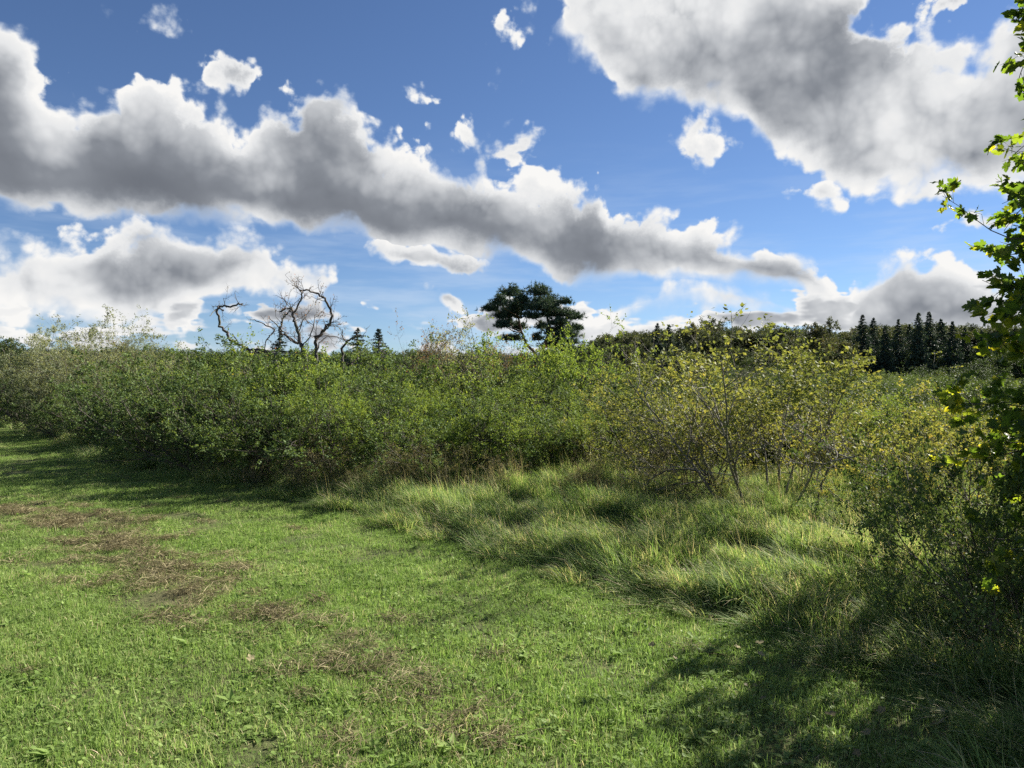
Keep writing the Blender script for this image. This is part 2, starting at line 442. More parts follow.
M['tallgrass'] = leaf_mat('tall_grass_blade', [(0, (.040, .076, .018)), (.4, (.085, .138, .032)), (.7, (.150, .190, .055)), (.88, (.27, .255, .12)), (1, (.34, .28, .16))], trans=.42, objvar=.35, tcol=(1.1, 1.1, .6), patch=.16, patch_scale=.5, gain=2.0, warm=(1.06, 1.04, 1.4))
M['straw'] = leaf_mat('straw', [(0, (.082, .070, .038)), (.5, (.180, .155, .082)), (1, (.33, .29, .165))], trans=.2, objvar=.3, tcol=(1, 1, .8), gain=1.0, warm=(1, 1, 1))
M['weed'] = leaf_mat('dry_weed', [(0, (.08, .10, .035)), (.5, (.16, .16, .070)), (.85, (.28, .25, .14)), (1, (.12, .15, .05))], trans=.35, gain=1.2, objvar=.3)
M['twig'] = bark_mat('twig_bark', (.045, .036, .028), (.12, .10, .078))
M['palebark'] = bark_mat('pale_twig_bark', (.10, .088, .07), (.25, .225, .19))
M['deadwood'] = bark_mat('dead_wood', (.040, .034, .030), (.115, .10, .088))
M['pinebark'] = bark_mat('pine_bark', (.06, .035, .025), (.17, .085, .05), 9)
M['treebark'] = bark_mat('tree_bark', (.05, .042, .032), (.13, .11, .085), 9)

# ---------------------------------------------------------------- linking and naming
def put(o, col=None):
    (col or COL).objects.link(o); return o
def tag(o, label, cat, group=None, kind=None):
    if label: o['label'] = label
    if cat: o['category'] = cat
    if group: o['group'] = group
    if kind: o['kind'] = kind
    return o
def empty(name, loc, rz=0.0, sc=(1, 1, 1)):
    o = bpy.data.objects.new(name, None); o.empty_display_size = .3
    o.location = loc; o.rotation_euler = (0, 0, rz); o.scale = sc
    return put(o)
def part(name, me, parent):
    o = bpy.data.objects.new(name, me); o.parent = parent
    return put(o)

# ---------------------------------------------------------------- the lie of the land
BND_Y = np.array([-8, 0, 2.5, 3.88, 4.83, 6.06, 8.15, 11.3, 13.9, 21.5, 40, 60])
BND_X = np.array([2.6, 2.3, 2.1, 1.77, 1.36, .39, -1.24, -4.1, -7.2, -14, -30, -48])
def wob(x, y, s=1.0):
    return (np.sin(x * 1.7 * s + 1.3) * np.cos(y * 1.3 * s + .4) + .5 * np.sin(x * 3.9 * s + y * 2.7 * s) + .25 * np.sin(x * 7.3 * s - y * 6.1 * s + 2)) / 1.75
def tall_side(x, y):
    """metres inside the unmown side (positive) of the mowing edge"""
    e = x - np.interp(y, BND_Y, BND_X)
    return (e + .22 * wob(x, y)) * .72
def ground_z(x, y):
    x = np.asarray(x, float); y = np.asarray(y, float)
    e = tall_side(x, y)
    s = np.clip(e / 1.1, 0, 1); s = s * s * (3 - 2 * s)
    far = np.clip((np.hypot(x, y) - 60) / 200, 0, 1)
    z = .13 * s + .018 * wob(x, y, 1.6) + .05 * wob(x, y, .23) * np.clip(np.hypot(x, y) / 12, 0, 1)
    return z + s * .05 * wob(x + 5, y, 1.1) + far * 0.8 * wob(x, y, .012)
def gz(x, y): return float(ground_z(x, y))
def at_px(px, d):
    """place on the ground d metres ahead, px being the column of the photograph it was read from"""
    x = (px - 512) / F_PX * d
    return x, d

# ================================================================ the ground
def axis(lo, hi, near, far_r, step, grow=1.16):
    a = list(np.arange(near, far_r, step)); s = step
    while a[-1] < hi: s *= grow; a.append(a[-1] + s)
    s = step
    while a[0] > lo: s *= grow; a.insert(0, a[0] - s)
    return np.array(a)
gx = axis(-2600, 2600, -13, 9, .11); gy = axis(-600, 3200, -1.5, 17, .11)
XX, YY = np.meshgrid(gx, gy)
nx, ny = len(gx), len(gy)
mb = MB()
ii = (np.arange(ny - 1)[:, None] * nx + np.arange(nx - 1)[None]).ravel()
mb.add(np.stack([XX, YY, ground_z(XX, YY)], -1).reshape(-1, 3), np.stack([ii, ii + 1, ii + nx + 1, ii + nx], -1))
HAY = np.array([(-12, 10.2), (-8, 9.4), (-6.05, 9.1), (-5.36, 8.76), (-4.3, 7.9), (-3.3, 6.76), (-2.55, 5.77), (-1.9, 5.1), (-1.35, 4.4), (-.8, 4.1), (-.5, 3.5), (-.3, 2.8), (0, 1.5)])
def hay_amount(x, y):
    """how much dry cut grass lies here, 0..1"""
    d = np.full(np.shape(x), 9.0)
    for (x0, y0), (x1, y1) in zip(HAY[:-1], HAY[1:]):
        ex, ey = x1 - x0, y1 - y0
        t = np.clip(((x - x0) * ex + (y - y0) * ey) / (ex * ex + ey * ey), 0, 1)
        d = np.minimum(d, np.hypot(x - x0 - t * ex, y - y0 - t * ey))
    a = np.exp(-(d / .42) ** 2) * np.clip(.80 + .65 * wob(x * 1.1 + 3, y * 1.1, 1.9), 0, 1.1) * np.clip((y - 2.6) / 2.6, .30, 1)
    a = a + np.clip(wob(x + 9, y - 4, .9) * wob(x, y + 7, 2.1) * 2.2 - .8, 0, .15) * np.clip((5.8 - y) / 1.5, 0, 1)
    return np.clip(a, 0, 1)
m, t = new_mat('ground_soil')
geo = t.node('ShaderNodeNewGeometry'); gp = geo.outputs['Position']
at = t.node('ShaderNodeAttribute', attribute_name='tint')
n1 = t.noise(gp, 6, 6, .65); n2 = t.noise(gp, .5, 4, .6); n3 = t.noise(gp, 60, 3, .6)
c = t.mix(t.smooth(n1, .35, .65), (.060, .080, .026, 1), (.095, .105, .040, 1))
c = t.mix(t.smooth(n2, .45, .7, 0, .6), c, (.085, .095, .036, 1))
c = t.mix(t.smooth(n3, .52, .72, 0, .6), c, (.105, .082, .048, 1))
c = t.mix(t.math('MULTIPLY', at.outputs['Fac'], .9), c, t.mix(n3, (.085, .070, .042, 1), (.18, .150, .088, 1)))
s = t.node('ShaderNodeBsdfPrincipled'); t.put(s.inputs['Base Color'], c); s.inputs['Roughness'].default_value = .95; s.inputs['Specular IOR Level'].default_value = .15
bm = t.node('ShaderNodeBump'); bm.inputs['Strength'].default_value = .8; bm.inputs['Distance'].default_value = .03
t.put(bm.inputs['Height'], t.noise(gp, 22, 5, .7)); t.l.new(bm.outputs[0], s.inputs['Normal'])
t.l.new(s.outputs[0], t.out.inputs['Surface'])
mb.tint = [hay_amount(XX, YY).ravel() * .8]
ground = put(bpy.data.objects.new('ground', mb.mesh('ground', m, smooth=True)))
tag(ground, 'gently uneven meadow ground under all the grass and shrubs', 'ground', kind='structure')

# ================================================================ scattering for what nobody could count
def scatter(name, label, cat, pts, rz, sc, tilt, meshes, mat, rng):
    me = bpy.data.meshes.new(name)
    me.vertices.add(len(pts)); me.vertices.foreach_set('co', np.asarray(pts, np.float32).ravel())
    rot = np.stack([tilt[:, 0], tilt[:, 1], rz], -1).astype(np.float32)
    a = me.attributes.new('rot', 'FLOAT_VECTOR', 'POINT'); a.data.foreach_set('vector', rot.ravel())
    a = me.attributes.new('sc', 'FLOAT_VECTOR', 'POINT'); a.data.foreach_set('vector', np.asarray(sc, np.float32).ravel())
    a = me.attributes.new('pick', 'INT', 'POINT'); a.data.foreach_set('value', rng.integers(0, len(meshes), len(pts)).astype(np.int32))
    me.materials.append(mat)
    o = put(bpy.data.objects.new(name, me))
    tag(o, label, cat, kind='stuff')
    col = bpy.data.collections.new(name + '_pieces')
    for i, q in enumerate(meshes):
        col.objects.link(bpy.data.objects.new('%s_piece_%02d' % (name, i), q))
    g = bpy.data.node_groups.new(name + '_scatter', 'GeometryNodeTree')
    g.interface.new_socket('Geometry', in_out='INPUT', socket_type='NodeSocketGeometry')
    g.interface.new_socket('Geometry', in_out='OUTPUT', socket_type='NodeSocketGeometry')
    n = g.nodes; l = g.links
    gi = n.new('NodeGroupInput'); go = n.new('NodeGroupOutput')
    m2p = n.new('GeometryNodeMeshToPoints'); l.new(gi.outputs[0], m2p.inputs[0])
    ci = n.new('GeometryNodeCollectionInfo'); ci.inputs['Collection'].default_value = col; ci.inputs['Separate Children'].default_value = True; ci.inputs['Reset Children'].default_value = True
    iop = n.new('GeometryNodeInstanceOnPoints'); iop.inputs['Pick Instance'].default_value = True
    l.new(m2p.outputs[0], iop.inputs['Points']); l.new(ci.outputs[0], iop.inputs['Instance'])
    def attr(nm, ty):
        q = n.new('GeometryNodeInputNamedAttribute'); q.data_type = ty; q.inputs[0].default_value = nm; return q.outputs[0]
    l.new(attr('pick', 'INT'), iop.inputs['Instance Index'])
    e2r = n.new('FunctionNodeEulerToRotation'); l.new(attr('rot', 'FLOAT_VECTOR'), e2r.inputs[0]); l.new(e2r.outputs[0], iop.inputs['Rotation'])
    l.new(attr('sc', 'FLOAT_VECTOR'), iop.inputs['Scale'])
    l.new(iop.outputs[0], go.inputs[0])
    md = o.modifiers.new('scatter', 'NODES'); md.node_group = g
    return o

def blades(mb, rng, base, L, wd, lean, lean_dir, curl, tint, segs=3):
    """bent tapering grass blades standing on the points base"""
    n = len(base)
    az_ = rng.uniform(0, 2 * np.pi, n)
    hd = np.stack([np.cos(az_), np.sin(az_), np.zeros(n)], -1) * rng.uniform(.15, 1, n)[:, None] * lean[:, None] + lean_dir
    side = unit(np.cross(hd + rng.normal(0, .3, (n, 3)) * [1, 1, 0], [0, 0, 1.0]))
    V = []
    for k in range(segs + 1):
        q = k / segs
        c = base + L[:, None] * (hd * (q ** 1.0 * .45 + q * q * curl[:, None])) + np.array([0, 0, 1.0]) * (L * (q - .5 * q * q * np.minimum(curl * 1.5 + lean * .3, .95)))[:, None]
        ww = (wd * (1 - q ** 1.6) * .5)[:, None]
        if k < segs: V += [c - side * ww, c + side * ww]
        else: V += [c]
    V = np.stack(V, 1); m_ = V.shape[1]
    f4 = [(2 * k, 2 * k + 1, 2 * k + 3, 2 * k + 2) for k in range(segs - 1)]
    b = (np.arange(n) * m_)[:, None, None]
    v = V.reshape(-1, 3); tt = np.repeat(tint, m_)
    n0 = mb.n; mb.add(v, (b + np.array([(2 * segs - 2, 2 * segs - 1, 2 * segs)])[None]).reshape(-1, 3), tt)
    if f4: mb.f4.append((b + np.array(f4)[None]).reshape(-1, 4) + n0)

rng = np.random.default_rng(7)
mown = []
for i in range(7):
    mb = MB(); n = 620
    base = np.stack([rng.uniform(-.24, .24, n), rng.uniform(-.24, .24, n), np.full(n, -.012)], -1)
    # uneven: tussocks of longer blades between short ones
    cc = rng.uniform(-.24, .24, (7, 2)); dd = np.min(np.hypot(base[:, None, 0] - cc[None, :, 0], base[:, None, 1] - cc[None, :, 1]), 1)
    L = rng.uniform(.028, .070, n) * (1 + .9 * np.exp(-(dd / .05) ** 2))
    t_ = np.clip(rng.beta(2, 2.6, n) + .15 * (rng.random(n) < .06) , 0, .85); t_[rng.random(n) < .05] = rng.uniform(.86, 1)
    blades(mb, rng, base, L, rng.uniform(.0020, .0046, n), rng.uniform(.3, 1.2, n), np.zeros((n, 3)), rng.uniform(.1, .6, n), t_)
    # clover and plantain leaves near the ground
    k = 75 if i % 2 else 22
    p = np.stack([rng.uniform(-.22, .22, k), rng.uniform(-.22, .22, k), rng.uniform(.005, .03, k)], -1)
    leaves(mb, rng, p, rng.normal(0, 1, (k, 3)) * [1, 1, .2], .022, ROUND, up=2.0, tint=rng.uniform(.1, .5, k), spread=.2)
    if i % 3 == 0:                                               # a dandelion rosette
        c_ = rng.uniform(-.12, .12, 2); an = rng.uniform(0, 6.28, 11); leaves(mb, rng, np.tile([c_[0], c_[1], .012], (11, 1)), np.stack([np.cos(an), np.sin(an), np.full(11, .25)], -1), .062, LONG, up=2.5, tint=rng.uniform(.15, .45, 11), spread=.12)
    mown.append(mb.mesh('mown_grass_patch', M['grass']))

def spots(rng, x0, x1, y0, y1, dens, keep):
    n = int((x1 - x0) * (y1 - y0) * dens)
    x = rng.uniform(x0, x1, n); y = rng.uniform(y0, y1, n)
    k = keep(x, y)
    return x[k], y[k]
def in_view(x, y, extra=2.0): return np.abs(x) < y * .74 + extra

def mown_keep(x, y):
    h = hay_amount(x, y)
    return in_view(x, y) & (tall_side(x, y) < .25) & (rng.random(len(x)) > h * .60)
xs, ys = [], []
for (a, b, c, d, dn) in ((-6, 4, 1.0, 6, 34), (-12, 4, 6, 12, 22), (-22, 0, 12, 22, 13), (-36, -8, 22, 40, 8)):
    x, y = spots(rng, a, b, c, d, dn, mown_keep); xs.append(x); ys.append(y)
x = np.concatenate(xs); y = np.concatenate(ys); n = len(x)
big = .88 + .30 * wob(x * 1.3, y * 1.3, 1.0) + .30 * wob(x * 2.3 + 4, y * 2.6, 2.2) + rng.uniform(-.12, .18, n)
sc = np.stack([np.full(n, 1.0), np.full(n, 1.0), np.clip(big, .60, 1.7)], -1) * rng.uniform(.9, 1.15, n)[:, None]
scatter('mown_grass', 'short bright green grass of the mown meadow', 'grass', np.stack([x, y, ground_z(x, y)], -1), rng.uniform(0, 6.28, n), sc, rng.normal(0, .05, (n, 2)), mown, M['grass'], rng)
print('mown', n)

# tall unmown grass
tallp = []
for i in range(8):
    mb = MB(); n = 230
    r = .17 * np.sqrt(rng.random(n)); a = rng.uniform(0, 6.28, n)
    base = np.stack([r * np.cos(a), r * np.sin(a), np.full(n, -.02)], -1)
    L = rng.uniform(.16, .42, n) * (1.25 - r / .3)
    t_ = np.clip(rng.beta(2, 2.4, n), 0, .82); k = rng.random(n) < (.05 + .04 * (i % 3)); t_[k] = rng.uniform(.84, 1, k.sum())
    ld = np.zeros((n, 3)); ld[:, 0] = -.45; ld[:, 1] = -.12
    blades(mb, rng, base, L, rng.uniform(.003, .0075, n), rng.uniform(.3, .95, n), ld, rng.uniform(.2, .75, n), t_, segs=4)
    if i % 2:                                                    # a few flowering stalks
        k = 4; b2 = base[:k].copy(); L2 = rng.uniform(.40, .62, k)
        blades(mb, rng, b2, L2, np.full(k, .0022), rng.uniform(.15, .4, k), ld[:k] * .5, rng.uniform(.05, .2, k), rng.uniform(.75, .95, k), segs=4)
    tallp.append(mb.mesh('tall_grass_clump', M['tallgrass']))
def tall_keep(x, y):
    e = tall_side(x, y)
    return in_view(x, y, 2.5) & (e > .12 - .25 * rng.random(len(x))) & (rng.random(len(x)) < .45 + .55 * (wob(x, y, 1.9) > -.25))
xs, ys = [], []
for (a, b, c, d, dn) in ((-1, 6, 1.2, 7, 34), (-9, 9, 7, 12, 27), (-16, 14, 12, 20, 11), (-34, 20, 20, 34, 2.5)):
    x, y = spots(rng, a, b, c, d, dn, tall_keep); xs.append(x); ys.append(y)
x = np.concatenate(xs); y = np.concatenate(ys); n = len(x)
e = tall_side(x, y)
hh = np.clip(.66 + .55 * wob(x, y, 1.9) + .25 * np.clip(e, 0, 1) + .25 * np.clip((y - 8) / 3, 0, 1), .40, 1.6) * rng.uniform(.8, 1.2, n)
scatter('tall_grass', 'long unmown grass leaning over in tufts on the raised strip before the shrubs', 'grass', np.stack([x, y, ground_z(x, y)], -1), rng.normal(0, .55, n), np.stack([np.full(n, 1.05)] * 2 + [hh], -1), rng.normal(0, .10, (n, 2)), tallp, M['tallgrass'], rng)
print('tall', n)

# dry cuttings left by the mower
hayp = []
for i in range(4):
    mb = MB(); n = 200
    base = np.stack([rng.normal(0, .075, n), rng.normal(0, .075, n), rng.uniform(.002, .032, n)], -1)
    a = rng.uniform(0, 6.28, n); d = np.stack([np.cos(a), np.sin(a), rng.normal(0, .18, n)], -1); L = rng.uniform(.03, .12, n)
    side = unit(np.cross(d, [0, 0, 1.0]) + rng.normal(0, .4, (n, 3))); wd = rng.uniform(.002, .005, n)[:, None] * .5
    mid = base + d * (L * .5)[:, None] + np.array([0, 0, 1.0]) * rng.uniform(-.003, .012, n)[:, None]; tip = base + d * L[:, None]
    v = np.stack([base - side * wd, base + side * wd, mid + side * wd, mid - side * wd, tip], 1)
    b = (np.arange(n) * 5)[:, None]
    mb.add(v.reshape(-1, 3), b + np.array([[0, 1, 2, 3]]), np.repeat(rng.uniform(0, 1, n), 5)); mb.f3.append(b + np.array([[3, 2, 4]]))
    hayp.append(mb.mesh('dry_cuttings_patch', M['straw']))
x, y = spots(rng, -12, 3, 1.5, 10.5, 60, lambda x, y: in_view(x, y) & (rng.random(len(x)) < hay_amount(x, y) ** 1.2 * .75 + .012) & (tall_side(x, y) < .2))
n = len(x)
scatter('dry_grass_cuttings', 'brown dry grass cuttings lying in a broken line across the mown meadow', 'cut grass', np.stack([x, y, ground_z(x, y) + .008], -1), rng.uniform(0, 6.28, n), np.stack([rng.uniform(.6, 1.3, n)] * 2 + [rng.uniform(.7, 1.6, n)], -1), rng.normal(0, .08, (n, 2)), hayp, M['straw'], rng)
print('hay', n)

# ================================================================ plants: prototypes
UPV = np.array([0, 0, 1.0])
def shrub(seed, h, spread, stems, nb, nt, ntw, per, leaf, tpl, bark, foliage, base_r=.25, lean=62, twig_tubes=False, wig=.10, rad=.018, up=.55, tmin=.18, lumps=.30, thin=0.0, names=('stems', 'foliage'), segs=6):
    """a shrub about h tall; returns the meshes of its stems and of its foliage"""
    rng = np.random.default_rng(seed)
    a = rng.uniform(0, 6.28, stems); rr = base_r * np.sqrt(rng.random(stems))
    p0 = np.stack([rr * np.cos(a), rr * np.sin(a), np.full(stems, -.05)], -1)
    th = np.radians(lean) * np.sqrt(rng.random(stems)) * spread
    d0 = np.stack([np.sin(th) * np.cos(a), np.sin(th) * np.sin(a), np.cos(th)], -1)
    L = h * rng.uniform(.72, 1.0, stems) / np.sqrt(np.cos(th) ** 2 + .35 * np.sin(th) ** 2) * .92
    r0 = rad * rng.uniform(.6, 1.3, stems)
    s0 = poly_grow(rng, p0, d0, L, wig, .02, segs)
    mb = MB(); tubes(mb, s0, r0, .3, 5)
    p, d, l, r = children(rng, s0, r0, L, nb, 46, .50, tmin, .98, .35)
    s1 = poly_grow(rng, p, d, l, .16, .05, 4); tubes(mb, s1, np.maximum(r, .003), .35, 4)
    p, d, l2, r2 = children(rng, s1, r, l, nt, 46, .52, .15, 1, .3)
    s2 = poly_grow(rng, p, d, l2, .18, .04, 3); tubes(mb, s2, np.maximum(r2, .0018), .4, 3)
    p, d, l3, r3 = children(rng, s2, r2, l2, ntw, 42, .62, .1, 1, .3)
    s3 = poly_grow(rng, p, d, np.maximum(l3, .05), .2, .02, 2)
    if twig_tubes: tubes(mb, s3, np.full(len(s3), .0013), .6, 3)
    carr = s3
    idx = np.arange(len(carr))
    if thin: idx = idx[rng.random(len(idx)) > np.clip(thin * 1.0 + (.5 - lump(carr[:, 0], seed + 5, .24 * h / 2)) * 1.7, 0, .97)]
    lp, ld = on_lines(rng, carr[idx], per)
    keep = lp[:, 2] > .02
    lp, ld = lp[keep], ld[keep]
    lp = lp + rng.normal(0, leaf * .4, lp.shape)
    cl = lump(lp, seed, .28 * h / 2)
    t_ = np.clip(rng.beta(2.2, 2.2, len(lp)) * .75 + (cl - .5) * lumps + .12, 0, 1)
    fb = MB(); leaves(fb, rng, lp, ld, leaf, tpl, up=up, tint=t_)
    top = float(np.quantile(lp[:, 2], .985))          # scaled so that its crown really is h tall
    for b_ in (mb, fb): b_.v = [q * np.float32(h / top) for q in b_.v]
    return mb.mesh(names[0], M[bark]), fb.mesh(names[1], M[foliage])

P = {}
print('protos')
P['hedge_a'] = shrub(11, 2.2, 1.0, 20, 9, 6, 4, 11, .042, LEAF, 'twig', 'hedge', base_r=.55, thin=.22)
P['hedge_b'] = shrub(12, 2.2, 1.1, 20, 9, 6, 4, 11, .042, ROUND, 'twig', 'hedge', base_r=.55, thin=.22)
P['hedge_c'] = shrub(13, 2.2, .95, 22, 8, 6, 4, 11, .042, LEAF, 'twig', 'hedge', base_r=.6, thin=.22)
P['bright_a'] = shrub(14, 2.0, .95, 16, 8, 6, 4, 10, .041, LEAF, 'twig', 'bright', base_r=.4, thin=.28)
P['bright_b'] = shrub(15, 2.0, 1.05, 16, 8, 6, 4, 10, .045, LONG, 'twig', 'bright', base_r=.4, thin=.28)
P['pale'] = shrub(16, 3.0, .75, 13, 9, 7, 4, 14, .060, LONG, 'twig', 'pale', base_r=.5, rad=.020, up=.3, thin=.05)
P['olive_a'] = shrub(17, 1.6, 1.0, 10, 8, 6, 3, 7, .042, LEAF, 'palebark', 'olive', base_r=.3, rad=.011, thin=.25)
P['olive_b'] = shrub(18, 1.6, 1.1, 10, 8, 5, 3, 6, .042, LEAF, 'palebark', 'olive', base_r=.3, rad=.011, thin=.35)
P['haw_a'] = shrub(19, 2.3, .30, 8, 10, 7, 3, 7, .042, LEAF, 'palebark', 'olive', base_r=.35, rad=.015, tmin=.28, thin=.40, segs=9)
P['haw_b'] = shrub(20, 2.3, .28, 8, 10, 7, 3, 7, .040, LEAF, 'palebark', 'olive', base_r=.30, rad=.014, tmin=.28, thin=.40, segs=9)
P['russet'] = shrub(21, 3.0, .45, 6, 10, 7, 3, 4, .050, LEAF, 'twig', 'russet', base_r=.25, twig_tubes=True, rad=.026, tmin=.35, thin=.45)
P['thin_olive'] = shrub(27, 3.0, .42, 7, 10, 7, 3, 6, .050, LEAF, 'twig', 'pale', base_r=.25, rad=.022, tmin=.3, thin=.25)
P['dark'] = shrub(22, 2.8, .95, 18, 9, 6, 4, 7, .065, LEAF, 'twig', 'dark', base_r=.6, rad=.03)
P['near_dark'] = shrub(23, 1.4, 1.1, 14, 8, 6, 4, 8, .032, LEAF, 'twig', 'hedge', base_r=.4, rad=.010, thin=.05)
P['weed'] = shrub(24, .85, .45, 8, 5, 4, 3, 4, .018, LONG, 'twig', 'weed', base_r=.14, rad=.0035, tmin=.35, segs=5)
P['weed_b'] = shrub(25, .75, .55, 9, 5, 4, 3, 3, .020, LONG, 'palebark', 'weed', base_r=.16, rad=.003, tmin=.45, segs=5)

def plant(key, name, cat, label, x, y, h, width=1.0, rz=None, group=None, part_names=None, sink=.03):
    base = {'hedge_a': 2.2, 'hedge_b': 2.2, 'hedge_c': 2.2, 'bright_a': 2.0, 'bright_b': 2.0, 'pale': 3.0, 'olive_a': 1.6, 'olive_b': 1.6, 'haw_a': 2.3, 'haw_b': 2.3, 'russet': 3.0, 'thin_olive': 3.0, 'dark': 2.8, 'near_dark': 1.4}[key]
    h = max(h - gz(x, y), .5); k = h / base
    rz = random.Random(int(x * 977 + y * 331)).uniform(0, 6.28) if rz is None else rz
    root = empty(name, (x, y, gz(x, y) - sink), rz, (k * width, k * width, k))
    tag(root, label, cat, group)
    for me, nm in zip(P[key], ('stems', 'foliage')): part(nm, me, root)
    return root

# ---------------------------------------------------------------- the hedge of bushes, from the far left to the middle
HG = 'bushes of the long green hedge'
def px(key, name, label, col, d, h, width=1.0, group=HG, cat='bush', rz=None):
    x, y = at_px(col, d)
    return plant(key, name, cat, label, x, y, h, width, rz, group)
px('dark', 'hedge_bush', 'dark leafy bush at the far left end of the hedge, cut by the picture edge', -8, 30, 3.1, 1.0)
px('dark', 'hedge_bush', 'dark bush between the picture edge and the pale airy shrub', 28, 28, 2.75, .95)
px('pale', 'pale_shrub', 'tall airy shrub with silvery green leaves at the left end of the hedge', 80, 24, 3.5, .95, cat='shrub')
px('pale', 'pale_shrub', 'lower pale green shrub just right of the tall silvery one', 114, 22, 2.75, 1.0, cat='shrub')
px('russet', 'bare_shrub', 'nearly leafless reddish twiggy shrub above the hedge beside the pale shrubs', 128, 26, 3.2, .8, group=None, cat='shrub')
px('hedge_c', 'hedge_bush', 'dark green bush at the foot of the pale shrubs', 78, 21.8, 1.8, 1.2)
px('hedge_a', 'hedge_bush', 'rounded green bush right of the pale shrubs, lit along its top', 160, 19.5, 1.95, 1.05)
px('hedge_b', 'hedge_bush', 'green bush on the hedge crest left of the fallen dead limb', 206, 17.4, 2.0, 1.0)
px('hedge_c', 'hedge_bush', 'tall green bush in front of the dead limb', 262, 15.4, 2.28, 1.2)
px('hedge_a', 'hedge_bush', 'tall green bush right below the bare twisted tree', 314, 14.6, 2.28, 1.2)
px('bright_a', 'hedge_bush', 'fresh green bush below the small arched dead branch', 366, 14.4, 2.2, 1.1)
px('hedge_b', 'hedge_bush', 'dull green bush below the bare russet sapling', 424, 14.8, 1.9, 1.05)
px('bright_b', 'hedge_bush', 'light green bush in front of the thin olive tree', 478, 14.6, 1.75, 1.1)
px('hedge_a', 'hedge_bush', 'green bush in front of the yellow green young tree', 532, 15.0, 1.62, 1.1)
px('bright_a', 'hedge_bush', 'light green bush below the right side of the pine', 585, 15.4, 1.52, 1.1)
px('hedge_b', 'hedge_bush', 'green bush ending the hedge beside the yellowish sapling thicket', 636, 14.4, 1.48, 1.1)
px('hedge_a', 'hedge_bush', 'shaded low bush in the front of the hedge below the pale shrubs', 118, 18.6, 1.6, 1.3)
px('hedge_b', 'hedge_bush', 'shaded low bush in the front of the hedge, second from its dark left end', 168, 15.6, 1.68, 1.25)
px('hedge_c', 'hedge_bush', 'deeply shaded bush bulging out of the hedge front below the dead limb', 226, 13.2, 1.75, 1.2)
px('hedge_a', 'hedge_bush', 'half shaded bush in the hedge front below the bare twisted tree', 286, 12.1, 1.78, 1.2)
px('bright_b', 'hedge_bush', 'bright green bush with a sunlit tip in the middle of the hedge front', 350, 11.6, 1.68, 1.1)
px('hedge_c', 'hedge_bush', 'mid green bush in the hedge front above the dry weeds', 408, 11.5, 1.42, 1.15)
px('bright_a', 'hedge_bush', 'sunny green bush in the hedge front below the thin olive tree', 462, 11.6, 1.3, 1.15)
px('hedge_b', 'hedge_bush', 'dark green bush in a hollow of the hedge front below the pine', 512, 12.0, 1.25, 1.2)
px('bright_b', 'hedge_bush', 'loose light green bush at the right end of the hedge front', 566, 11.9, 1.22, 1.15)
px('olive_a', 'hedge_bush', 'low olive bush where the hedge front meets the unmown grass', 618, 11.8, 1.25, 1.1)
px('bright_a', 'hedge_bush', 'pale green bush behind the dome of the hedge, left of the bare twisted tree', 238, 18.6, 2.2, 1.0)
px('hedge_b', 'hedge_bush', 'green bush behind the hedge crest below the two small conifers', 384, 17.2, 2.15, 1.0)

# small trees standing up out of the hedge
px('thin_olive', 'small_tree', 'small thin pale olive tree with sparse leaves left of the pine', 458, 17.5, 3.25, .9, group=None, cat='tree')
px('russet', 'sapling', 'bare russet sapling sticking up between the conifers and the thin olive tree', 424, 17.8, 3.0, .55, group=None, cat='sapling')
px('bright_a', 'young_tree', 'yellow green young tree in front of the pine trunk', 516, 17.0, 2.75, .9, group=None, cat='tree')
px('russet', 'small_tree', 'brown leaved small tree right against the left side of the pine', 488, 18.4, 2.7, .8, group=None, cat='tree')

# ---------------------------------------------------------------- saplings and shrubs of the right half
OG = 'loose olive shrubs of the right half'
px('haw_a', 'sapling_clump', 'yellowish thin leaved sapling clump, tallest shrub of the right half', 756, 8.8, 2.26, 1.25, group=OG, cat='shrub', rz=3.7)
px('haw_b', 'sapling_clump', 'sparse yellowish sapling clump just left of the tallest one', 704, 9.8, 1.95, 1.1, group=OG, cat='shrub', rz=2.1)
px('haw_b', 'sapling_clump', 'reddish olive saplings right of the tallest sapling clump', 806, 9.8, 1.72, .85, group=OG, cat='shrub', rz=2.6)
px('haw_a', 'sapling_clump', 'thin olive saplings at the left edge of the sapling thicket', 662, 10.8, 1.65, 1.1, group=OG, cat='shrub', rz=5.0)
px('olive_b', 'olive_shrub', 'low spreading shrub with arching bare branches at the foot of the sapling thicket', 690, 9.3, .95, 1.2, group=OG, cat='shrub')
px('olive_a', 'olive_shrub', 'light olive shrub under the left end of the dark spruces', 846, 11.5, 1.50, 1.15, group=OG, cat='shrub')
px('bright_b', 'olive_shrub', 'green shrub under the middle of the dark spruces', 896, 11.0, 1.48, 1.15, group=OG, cat='shrub')
px('olive_b', 'olive_shrub', 'thin reddish twigged shrub beside the maple leaves', 948, 10.4, 1.62, 1.1, group=OG, cat='shrub')
px('olive_a', 'olive_shrub', 'olive shrub almost hidden behind the maple leaves at the right edge', 1006, 9.8, 1.6, 1.1, group=OG, cat='shrub')
px('olive_b', 'olive_shrub', 'loose low shrub in the sunlit grass right of the saplings', 868, 8.0, 1.05, .9, group=OG, cat='shrub')
px('olive_a', 'olive_shrub', 'olive green shrub behind the arching bare branch', 930, 7.8, 1.3, .95, group=OG, cat='shrub')
px('olive_b', 'olive_shrub', 'twiggy shrub between the arching branch and the maple', 1000, 7.0, 1.42, .95, group=OG, cat='shrub')
px('near_dark', 'shaded_bush', 'dark bush with small leaves in the shade of the maple', 1000, 5.1, 1.32, .72, group=None)
px('near_dark', 'shaded_bush', 'dark low bush at the right edge in front of the shaded one', 1075, 4.1, 1.05, .8, group=None)

